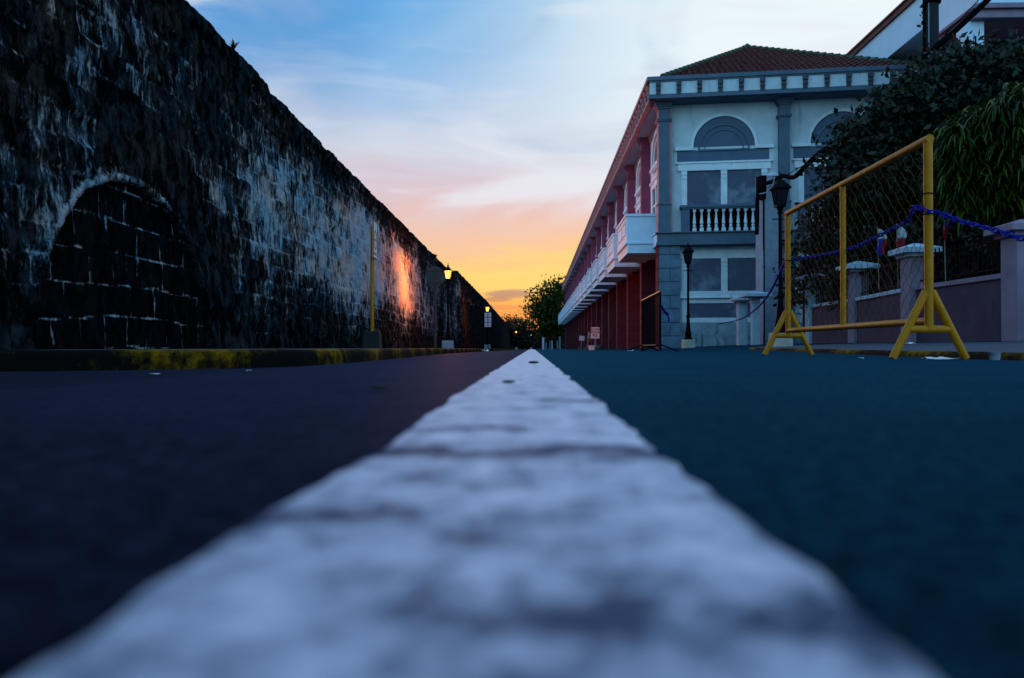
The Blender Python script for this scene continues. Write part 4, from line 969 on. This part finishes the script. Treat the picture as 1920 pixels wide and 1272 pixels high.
r = empty('fence_pillar', 'slim lower pillar tucked left of the pale pillar nearest the grey building', 'pillar', (x, 26.2, z0), 0, 'fence pillars on the right')
MB().box((-.15,-.15,-.3),(.15,.15,H-.24)).build('shaft', 'cap', r, bevel=.012)
c = MB(); c.box((-.21,-.21,H-.24),(.21,.21,H-.19)); c.box((-.33,-.33,H-.188),(.33,.33,H-.11)); c.box((-.31,-.31,H-.108),(.31,.31,H), .27); c.build('cap', 'cap', r, bevel=.008)
# near gate wing beyond the big pillar
d0 = (xs_[4], 11.6); r = empty('low_wall', 'dark wall section with pale top ledge right of the big pillar', 'wall', (d0[0]+.2, 11.4, 0), math.radians(-75), 'low walls between the pillars')
MB().box((0,-.08,-.3),(4,.08,1.15)).build('panel', 'mauve', r, bevel=.006); MB().box((0,-.14,1.152),(4,.14,1.24)).box((0,-.11,1.05),(4,-.082,1.10)).build('coping', 'cap', r, bevel=.01)

# flags on sticks
def flag(px, yt, yb, Y, lab, kind):
    p = at(px, yb, Y); zt_ = at(px, yt, Y).z; r = empty('flag', lab, 'flag', (p.x, Y, 1.17), 0, 'small flags on the fence')
    tube_obj([(0,0,0),(-.02,0,zt_-1.17)], .007, 'stick', 'wood', r, 6)
    H = zt_-1.17; h = at(px, yt, Y).z - at(px, yt+52, Y).z
    def strip(u0, u1, t0, t1, nm, m, tri=False):
        V, Q = [], []; nu, nv = 6, 8
        for j in range(nv+1):
            for i in range(nu+1):
                u = u0+(u1-u0)*i/nu; v = t0+(t1-t0)*j/nv
                wd = .20*(.25+.75*math.sin(min(1, v*1.6+.12)*math.pi*.5))*(1-.35*v)
                V.append((-.02+u*wd+.02*math.sin(v*6), .02*math.sin(u*9+v*4), H-.03-v*h))
        for j in range(nv):
            for i in range(nu): Q.append((j*(nu+1)+i, j*(nu+1)+i+1, (j+1)*(nu+1)+i+1, (j+1)*(nu+1)+i))
        o = fastmesh(nm, V, Q, m, r, True); sd_ = o.modifiers.new('s', 'SOLIDIFY'); sd_.thickness = .003; return o
    if kind == 1:
        strip(0,1,0,.36,'white_field','whiteflag'); strip(0,.62,.36,1,'blue_field','blueflag'); strip(.62,1,.36,.95,'red_field','redflag')
    elif kind == 2:
        w0 = strip(0,1,0,.48,'white_field','whiteflag'); strip(0,1,.48,1,'red_field','redflag')
        MB().lathe((.035,-.012,H-.03-h*.3), [(.001,-.012),(.02,-.006),(.02,.006),(.001,.012)], 8).build('emblem', 'yellowflag', r)
    else: strip(0,.5,0,.5,'blue_field','blueflag'); strip(0,.5,.5,1,'red_field','redflag')
flag(1648, 427, 540, 15.3, 'small flag hanging with blue, white and red folds seen through the mesh', 1)
flag(1684, 419, 540, 14.9, 'small flag with white field over red, beside the near barrier upright', 2)
flag(1773, 396, 530, 13.3, 'dim blue and red flag right of the near barrier upright', 3)

# ------------------------------------------------------------------ concrete posts, poles, cables
Y = 27.2; p = at(1440, 500, Y); z0 = road_z(p.x, Y)
r = empty('concrete_post', 'pale bluish square concrete post with meter boxes beside the grey building', 'post', (p.x, Y, z0), math.radians(22)); H = at(1437, 332, Y).z - z0
MB().box((-.33,-.25,-.3),(.33,.25,H)).build('shaft', 'concrete', r, bevel=.02)
MB().box((-.50,-.36,H-.62),(-.332,.0,H-.05)).box((-.46,-.34,H-.85),(-.332,-.05,H-.66)).build('meter_box', 'iron', r, bevel=.01)
MB().lathe((.12,-.1,H-.02), [(.24,0),(.23,.05),(.16,.12),(.03,.16)], 14).build('cap', 'cap', r)
tube_obj([(-.38,-.26,0),(-.38,-.26,H-.7)], .03, 'conduit', 'black', r, 8)
tube_obj([(-.45,-.3,.4),(-.45,-.3,H-2.6)], .02, 'pipe', 'concrete', r, 6)
def cable(name, label, pts, rad, n=8, m='black'):
    P = polyline(pts, .35); return tag(tube_obj(P, rad, name, m, None, n), label, 'cable')
cpts = [at(px,py,Y) for px,py,Y in ((1419,440,26.6),(1420,400,26.6),(1421,362,26.6),(1432,346,26.4),(1448,341,26),(1465,330,25),(1487,333,23.6),(1505,318,21),(1530,293,20.6),(1560,272,20.3),(1612,226,20),(1700,140,19.8),(1780,68,19.3),(1850,2,19),(1950,-100,18))]
cable('cable', 'thick black cable bundle rising from the square post to the upper right', cpts, .07)
cable('cable', 'thin black wire running beside the thick cable bundle', [at(px,py,Y) for px,py,Y in ((1440,352,23),(1470,332,22.5),(1500,314,21.5),(1540,290,20.4),(1620,206,20),(1760,78,19.4),(1850,-16,19),(1950,-120,18))], .012)
cable('cable', 'pale wire looping under the cap of the square post', [at(px,py,Y) for px,py,Y in ((1424,364,22.9),(1440,360,22.8),(1450,345,22.7),(1452,332,22.7))], .018, m='concrete')
cable('cable', 'black wire loop hanging by the large unlit lantern', [at(px,py,Y) for px,py,Y in ((1452,338,22.7),(1462,336,22.5),(1468,352,22.4),(1460,362,22.5),(1452,352,22.6))], .025)
Y = 19.6; p = at(1746, 60, Y); z0 = .1
r = empty('utility_pole', 'thick dark utility pole rising out of the broadleaf tree', 'pole', (p.x+.02, Y, z0))
autosmooth(MB().lathe((0,0,0), [(.19,-.3),(.18,2),(.16,5),(.145,12)], 16).build('pole', 'pole', r))
tube_obj([(-.19,.02,2),(-.18,.02,10.8)], .035, 'conduit', 'black', r, 8); tube_obj([(-.13,-.10,2),(-.12,-.09,10.8)], .012, 'pipe', 'concrete', r, 6)
MB().lathe((0,-.0,8.5), [(.2,0),(.21,.03),(.2,.5),(.18,.54)], 12).build('clamp', 'iron', r)
V, Q = [], []
for k in range(260):
    z = rng.uniform(4, 10.5); a = rng.uniform(0, 6.28); l = .10; c = np.array([-.19+.04*math.cos(a), .02+.04*math.sin(a), z]); q = rng.normal(size=3)*l*.6; s_ = rng.normal(size=3)*.02; n0 = len(V)
    V += [c-s_, c+q*.5-s_*2, c+q, c+q*.5+s_*2]; Q.append((n0,n0+1,n0+2,n0+3))
fastmesh('creeper', V, Q, 'leaf_dark', r)

# ------------------------------------------------------------------ big house upper right
hs = empty('white_house', 'tall pale lavender house with deep white eaves fascia behind the trees', 'house', (13, 22, 0))
def Hh(mb, name, m, par=None, **k):
    o = mb.build(name, m, None, **k); o.parent = par or hs; o.matrix_parent_inverse = Matrix.Translation(hs.location).inverted() if par is None else Matrix.Identity(4); return o
XH = 13.0
Hh(MB().box((14.3,24.2,-.5),(24,50,11.6)), 'wall', 'cream')
Hh(MB().box((XH,22.9,10.66),(13.25,46,11.85)).box((XH+.25,22.9,10.66),(23,46,10.8)), 'fascia', 'purple', bevel=.01)
Hh(MB().box((XH-.09,22.8,11.83),(XH+.3,46.1,12.02)).box((XH-.14,22.8,12.022),(XH+.3,46.1,12.09)), 'fascia_trim', 'trim_rb')
Hh(MB().box((XH+.5,24,12.0),(22.9,45.5,12.3)), 'roof', 'tile')
# projecting wing with loggia
XG = 11.88; YG = 21.3
Hh(MB().box((XG+.35,YG+.35,9.5),(22,24.1,13.2)), 'wing_wall', 'purple')
cn = MB()
for z0_, z1_, o_ in ((9.02,9.16,.16),(9.162,9.27,.10),(9.272,9.36,.20),(9.362,9.50,.0)): cn.box((XG+.3-o_,YG+.3-o_,z0_),(22,24.1,z1_))
Hh(cn, 'cornice', 'mauve_l', bevel=.01)
cl_ = Hh(MB().box((XG+.02,YG+.36,-.5),(XG+.52,YG+.85,9.018)), 'column', 'purple', bevel=.01); Hh(MB().box((XG+.26,YG+.345,7.9),(XG+.30,YG+.359,8.6)), 'slot', 'iron', cl_)
Hh(MB().box((XG+.6,23.6,-.5),(22,24.0,9.02)), 'loggia_wall', 'grey_d')
wdw = Hh(MB().box((13.95,23.57,6.9),(15.9,23.598,8.6)), 'window', 'glass'); fr = MB()
for x in np.linspace(13.95, 15.9, 5): fr.box((x-.03,23.54,6.9),(x+.03,23.568,8.6))
for z in np.linspace(6.9, 8.6, 4): fr.box((13.95,23.545,z-.03),(15.9,23.566,z+.03))
Hh(fr, 'frame', 'trim_rb', wdw)
Hh(MB().box((13.7,23.5,8.65),(16.2,23.599,8.78)), 'lintel', 'mauve_l')

# ------------------------------------------------------------------ trees
def leaves(blobs, n, size, droop=.2, ratio=.5, shell=.55, clump=14):
    "leaf quads in clumps spread through ellipsoid blobs (cx,cy,cz,rx,ry,rz)"
    B_ = np.array(blobs, dtype=float); vol = (B_[:,3]*B_[:,4]*B_[:,5])**.75; pr = vol/vol.sum(); nc = n//clump
    idx = rng.choice(len(B_), nc, p=pr); d = rng.normal(size=(nc,3)); d /= np.linalg.norm(d,axis=1)[:,None]
    rr = shell + (1.08-shell)*rng.random(nc)**.6; cc = B_[idx,:3] + d*B_[idx,3:6]*rr[:,None]
    P = np.repeat(cc, clump, 0) + rng.normal(size=(nc*clump,3))*size*1.3; D0 = np.repeat(d, clump, 0)
    m = len(P); ax = D0*.5 + rng.normal(size=(m,3))*.75; ax[:,2] -= droop; ax /= np.linalg.norm(ax,axis=1)[:,None]
    q = rng.normal(size=(m,3)); q[:,2] *= .5; sd_ = np.cross(ax, q); sd_ /= np.linalg.norm(sd_,axis=1)[:,None]+1e-9
    L = size*(.6+.8*rng.random(m))[:,None]; Wd = L*ratio
    nr = np.cross(ax, sd_)*L*.12
    V = np.stack([P-ax*L*.5, P+sd_*Wd*.5+nr-ax*L*.05, P+ax*L*.5, P-sd_*Wd*.5+nr-ax*L*.05], 1).reshape(-1,3)
    return V, np.arange(4*m).reshape(-1,4)
def tree(name, label, base, trunk_h, blobs, n, size, m, grp=None, tr=.16, cat='tree', **k):
    r = empty(name, label, cat, base, 0, grp); b0 = Vector(base)
    t = MB(); fork = Vector((0,0,trunk_h)); t.tube([(0,0,-.3),(.03,.02,trunk_h*.5),fork], [tr*1.3,tr,tr*.8], 10)
    for bl in blobs[:9]:
        e = Vector(bl[:3])-b0; mid = fork.lerp(e, .5) + Vector((rng.uniform(-.2,.2), rng.uniform(-.2,.2), .15*(e-fork).length))
        t.tube([fork, mid, e], [tr*.6, tr*.35, tr*.12], 7)
        for q in range(3):
            e2 = e + Vector((rng.uniform(-1,1)*bl[3], rng.uniform(-1,1)*bl[4], rng.uniform(-.6,1)*bl[5]))*.8; t.tube([mid.lerp(e,.6), e, e2], [tr*.2, tr*.12, tr*.04], 5)
    t.build('trunk', 'bark', r, smooth=True)
    V, Q = leaves([(b[0]-base[0], b[1]-base[1], b[2]-base[2], *b[3:]) for b in blobs], n, size, **k)
    fastmesh('crown', V, Q, m, r); return r
# broadleaf tree behind the fence
def pb(px, py, Y, rpx, ry=None, asp=.8): p = at(px, py, Y); q = rpx*Y/F; return (p.x, p.y, p.z, q, ry or q, q*asp)
bl = [pb(1640,248,18,48), pb(1735,195,18,52), pb(1775,158,18.2,50), pb(1835,145,18,58), pb(1900,155,17.6,58), pb(1603,285,18,42), pb(1690,285,18.4,68), pb(1770,235,18.5,90), pb(1860,215,18,80),
      pb(1640,340,18,62), pb(1740,330,18,80), pb(1830,320,18,90), pb(1925,250,17.6,70), pb(1585,340,18.3,32), pb(1560,325,17.6,16), pb(1745,128,18.6,18), pb(1800,118,18.3,26), pb(1895,112,17.8,26), pb(1690,195,17.6,40), pb(1960,180,17.8,60)]
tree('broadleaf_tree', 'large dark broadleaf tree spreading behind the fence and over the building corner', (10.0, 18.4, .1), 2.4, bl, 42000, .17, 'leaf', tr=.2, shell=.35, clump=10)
bl = [pb(1570,385,19,40), pb(1640,400,18.6,60), pb(1730,410,18,70), pb(1830,400,17,80), pb(1920,400,15.5,80), pb(1560,430,19,50,asp=1), pb(1650,470,18.2,70), pb(1760,470,17,70), pb(1860,480,15.5,80), pb(1530,480,19.8,44,asp=1.2), pb(1960,460,14.5,80), pb(1500,540,21,34,asp=1.4), pb(1580,530,18.6,45)]
for i, (a, c, lab) in enumerate(((0,5,'dense dark upper shrubbery under the broadleaf tree'), (5,13,'black green hedge mass standing right behind the fence railing'))):
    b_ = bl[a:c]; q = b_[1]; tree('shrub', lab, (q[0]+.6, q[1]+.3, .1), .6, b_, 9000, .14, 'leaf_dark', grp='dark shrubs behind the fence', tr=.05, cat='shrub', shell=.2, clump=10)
# dark masonry behind the shrubs so no far horizon shows: the yard wall
tag(MB().box((9.6,12.5,-.3),(9.85,28,3.1)).box((9.55,12.45,3.102),(9.9,28.05,3.2)).build('yard_wall', 'pole', None), 'dark boundary wall hidden behind the shrubs of the yard', 'wall')
# drooping bright plant: long narrow leaves
def droop_plant(name, label, base, heads, nper, L, grp=None):
    r = empty(name, label, 'plant', base, 0, grp); V, Q = [], []
    t = MB(); b0 = Vector(base)
    for h in heads:
        hp = Vector(h[:3])-b0; t.tube([(rng.uniform(-.1,.1), rng.uniform(-.1,.1), 0), Vector((hp.x*.5, hp.y*.5, hp.z*.65)), hp], [.05,.035,.015], 6)
        for k in range(nper):
            a = rng.uniform(0, 6.28); el = rng.uniform(-.2, .9); d = np.array([math.cos(a)*math.cos(el), math.sin(a)*math.cos(el), math.sin(el)]); l = L*rng.uniform(.5,1.1)
            p = np.array(hp) + rng.normal(size=3)*h[3]*.45; sd_ = np.cross(d, [0,0,1]); sd_ /= np.linalg.norm(sd_)+1e-9; wd = .011+.008*rng.random(); n0 = len(V); v = d.copy()
            for j in range(5):
                w_ = wd*(1, 1.3, 1.1, .7, .1)[j]; V += [p-sd_*w_, p+sd_*w_]
                p = p + v*l/4; v = v*.78 + np.array([0,0,-.48]); v /= np.linalg.norm(v)
            for j in range(4): Q.append((n0+2*j, n0+2*j+1, n0+2*j+3, n0+2*j+2))
    t.build('stems', 'bark', r); fastmesh('leaves', V, Q, 'leaf_palm', r)
heads = []
for px, py, q, Y in ((1795,262,16,12.6),(1830,240,18,12.6),(1870,215,18,12.4),(1905,200,20,12.2),(1940,190,22,12),(1785,300,18,12.8),(1825,290,22,12.6),(1870,270,24,12.5),(1915,260,24,12.2),(1780,345,16,12.9),(1830,340,24,12.7),(1880,330,24,12.5),(1930,320,26,12.2),(1850,385,22,12.8),(1900,380,24,12.6),(1800,380,14,12.9)):
    p = at(px, py, Y); heads.append((p.x, p.y, p.z, q*Y/F*1.6))
droop_plant('drooping_plant', 'bright green plant with long drooping narrow leaves behind the fence at far right', (8.0, 12.8, .1), heads, 170, .55)
# tree at the far end of the street
def far(px, py, Y, rpx, asp=.85): p = at(px, py, Y); q = rpx*Y/F; return (p.x, p.y, p.z, q, q, q*asp)
fb = [far(1040,560,132,22), far(1058,585,132,26), far(1024,575,132,17), far(1010,570,132,9), far(1015,590,132,12), far(1000,585,132,9), far(990,582,132,6), far(998,572,132,7), far(1050,545,132,14), far(1022,547,132,6), far(1040,535,132,8), far(1005,555,132,6), far(1055,533,132,6), far(1030,600,132,20), far(1000,603,132,10), far(1060,615,132,24), far(1020,620,132,14), far(1080,590,134,26), far(1012,541,132,4), far(1028,532,132,4), far(1062,530,133,5)]
tree('street_tree', 'large leafy tree against the orange sunset at the end of the street', (4.4, 132, -.25), 3.0, fb, 9000, .55, 'leaf_far', tr=.3, shell=.1, clump=9, grp='trees at the far end')
fb2 = [far(975,612,190,9), far(985,608,190,8), far(965,622,190,10), far(990,628,190,12), far(1005,632,190,12), far(975,640,190,14), far(1000,645,190,14), far(958,636,190,10)]
tree('street_tree', 'low dark tree clump between the wall end and the big leafy tree', (-2.5, 190, -.35), 1.5, fb2, 5000, .6, 'leaf_dark', tr=.2, shell=.1, clump=9, grp='trees at the far end')
fb3 = [far(950,602,205,5), far(955,600,205,4), far(960,606,205,5), far(948,610,205,6), far(965,602,205,3), far(956,615,205,8)]
tree('street_tree', 'thin sparse tree just past the far end of the fortress wall', (-5.5, 205, -.38), 3, fb3, 1200, .5, 'leaf_dark', tr=.15, shell=.1, clump=7, grp='trees at the far end')
fb4 = [far(1030,636,178,16), far(1048,634,178,16), far(1012,640,178,12), far(1062,630,178,16), far(1040,622,178,14)]
tree('street_tree', 'black shrub mass behind the white gate posts', (4.5, 178, -.33), 1.0, fb4, 4000, .6, 'leaf_dark', tr=.15, shell=.1, clump=9, grp='trees at the far end')
# gate posts at the far end
for px, yt, wpx, Y, lab, m in ((1018.5,634,4,120,'white post with pale cap, leftmost at the end of the street','balc'),(1031,641,1.6,124,'thin left post of the close pair at the street end','concrete'),(1035,640,2,124,'thin right post of the close pair at the street end','balc'),
                           (1045,641,2,122,'dim narrow post left of the building end','concrete'),(1049.5,633,3.4,120,'taller grey post standing by the far building end','concrete'),(1024,644,1.8,130,'short dim post right of the white capped post','concrete')):
    p = at(px, 650, Y); z0 = fall(Y); hw = wpx/2*Y/F; H = at(px, yt, Y).z-z0
    r = empty('gate_post', lab, 'post', (p.x, Y, z0), 0, 'posts at the far end'); MB().box((-hw,-hw,-.2),(hw,hw,H)).build('shaft', m, r); MB().box((-hw*1.35,-hw*1.35,H),(hw*1.35,hw*1.35,H+.12),hw*.3).build('cap', 'concrete', r)
# end of street boundary wall
tag(MB().box((-9,212,-1),(30,212.4,3)).box((-9,211.9,3),(30,212.5,3.12)).build('boundary_wall', 'pole', None), 'dark wall closing the far end of the street behind the trees', 'wall')

# ------------------------------------------------------------------ litter
def scrap(p, s, label, m='paper', k=0, cat='litter'):
    b = MB(); V, n = [], 5
    for j in range(n+1):
        for i in range(n+1):
            x, y = (i/n-.5)*s[0], (j/n-.5)*s[1]; V.append((p[0]+x, p[1]+y, p[2]+.004+abs(noise.noise(Vector((x*30+k, y*30, k))))*s[2]))
    b.add(V, [(j*(n+1)+i, j*(n+1)+i+1, (j+1)*(n+1)+i+1, (j+1)*(n+1)+i) for j in range(n) for i in range(n)])
    o = b.build('paper_scrap', m, None); sd_ = o.modifiers.new('s','SOLIDIFY'); sd_.thickness = .002; return tag(o, label, cat, 'litter on the road')
def onroad(px, Y): p = at(px, 650, Y); return (p.x, Y, road_z(p.x, Y))
scrap(onroad(1764, 5.45), (.22,.10,.03), 'crumpled pale paper in the gutter between the near legs of the yellow barrier', k=1)
scrap(onroad(910, 20), (.18,.14,.10), 'white crumpled bag on the road below the panel sign', k=2)
scrap(onroad(1182, 14.5), (.10,.08,.05), 'white scrap on the road left of the black iron barrier', k=3)
scrap(onroad(291, 4.9), (.05,.04,.008), 'tiny white scrap by the left kerb, nearer the left edge', k=4)
scrap(onroad(467, 5.3), (.03,.03,.008), 'tiny white scrap by the left kerb right of the other one', k=5)
scrap(onroad(1614, 5.2), (.03,.03,.006), 'tiny pale scrap on the road under the yellow mesh', k=6)
p = onroad(1865, 5.15)
c_ = MB(); c_.lathe((0,0,.036), [(.026,-.045),(.033,.04),(.036,.045),(.034,.046),(.031,.03),(.024,-.04)], 14); o = c_.build('plastic_cup', 'concrete', None); o.location = (p[0], p[1], p[2]+.01); o.scale = (1.1, 1.1, .55); tag(o, 'crushed pale plastic cup by the rightmost barrier foot', 'cup'); autosmooth(o)
for px, Y, s, k in ((1708, 12.5, (.12,.1,.05), 7),): pp = at(px, 640, Y); scrap((pp.x, Y, rw_top(pp.x, Y)), s, 'white scrap on the pavement at the foot of the tall capped pillar', k=k)
for px, py, Y, sz, lab in ((710, 728, 1.08, .012, 'small dark pebble on the asphalt left of the white line'), (1000, 683, 2.6, .02, 'dark leaf lying on the far part of the white line'), (953,722,1.17,.011,'dark leaf lying on the white line nearer the camera')):
    p = at(px, py, Y); z = road_z(p.x, Y)+.003
    b = MB(); b.lathe((0,0,0), [(.3*sz,0),(sz*.9,.1*sz),(sz,.22*sz),(.6*sz,.38*sz),(.1*sz,.42*sz)], 7); o = b.build('pebble', 'earth', None); o.location = (p.x, Y, z); o.scale = (1, .7, 1); tag(o, lab, 'pebble')
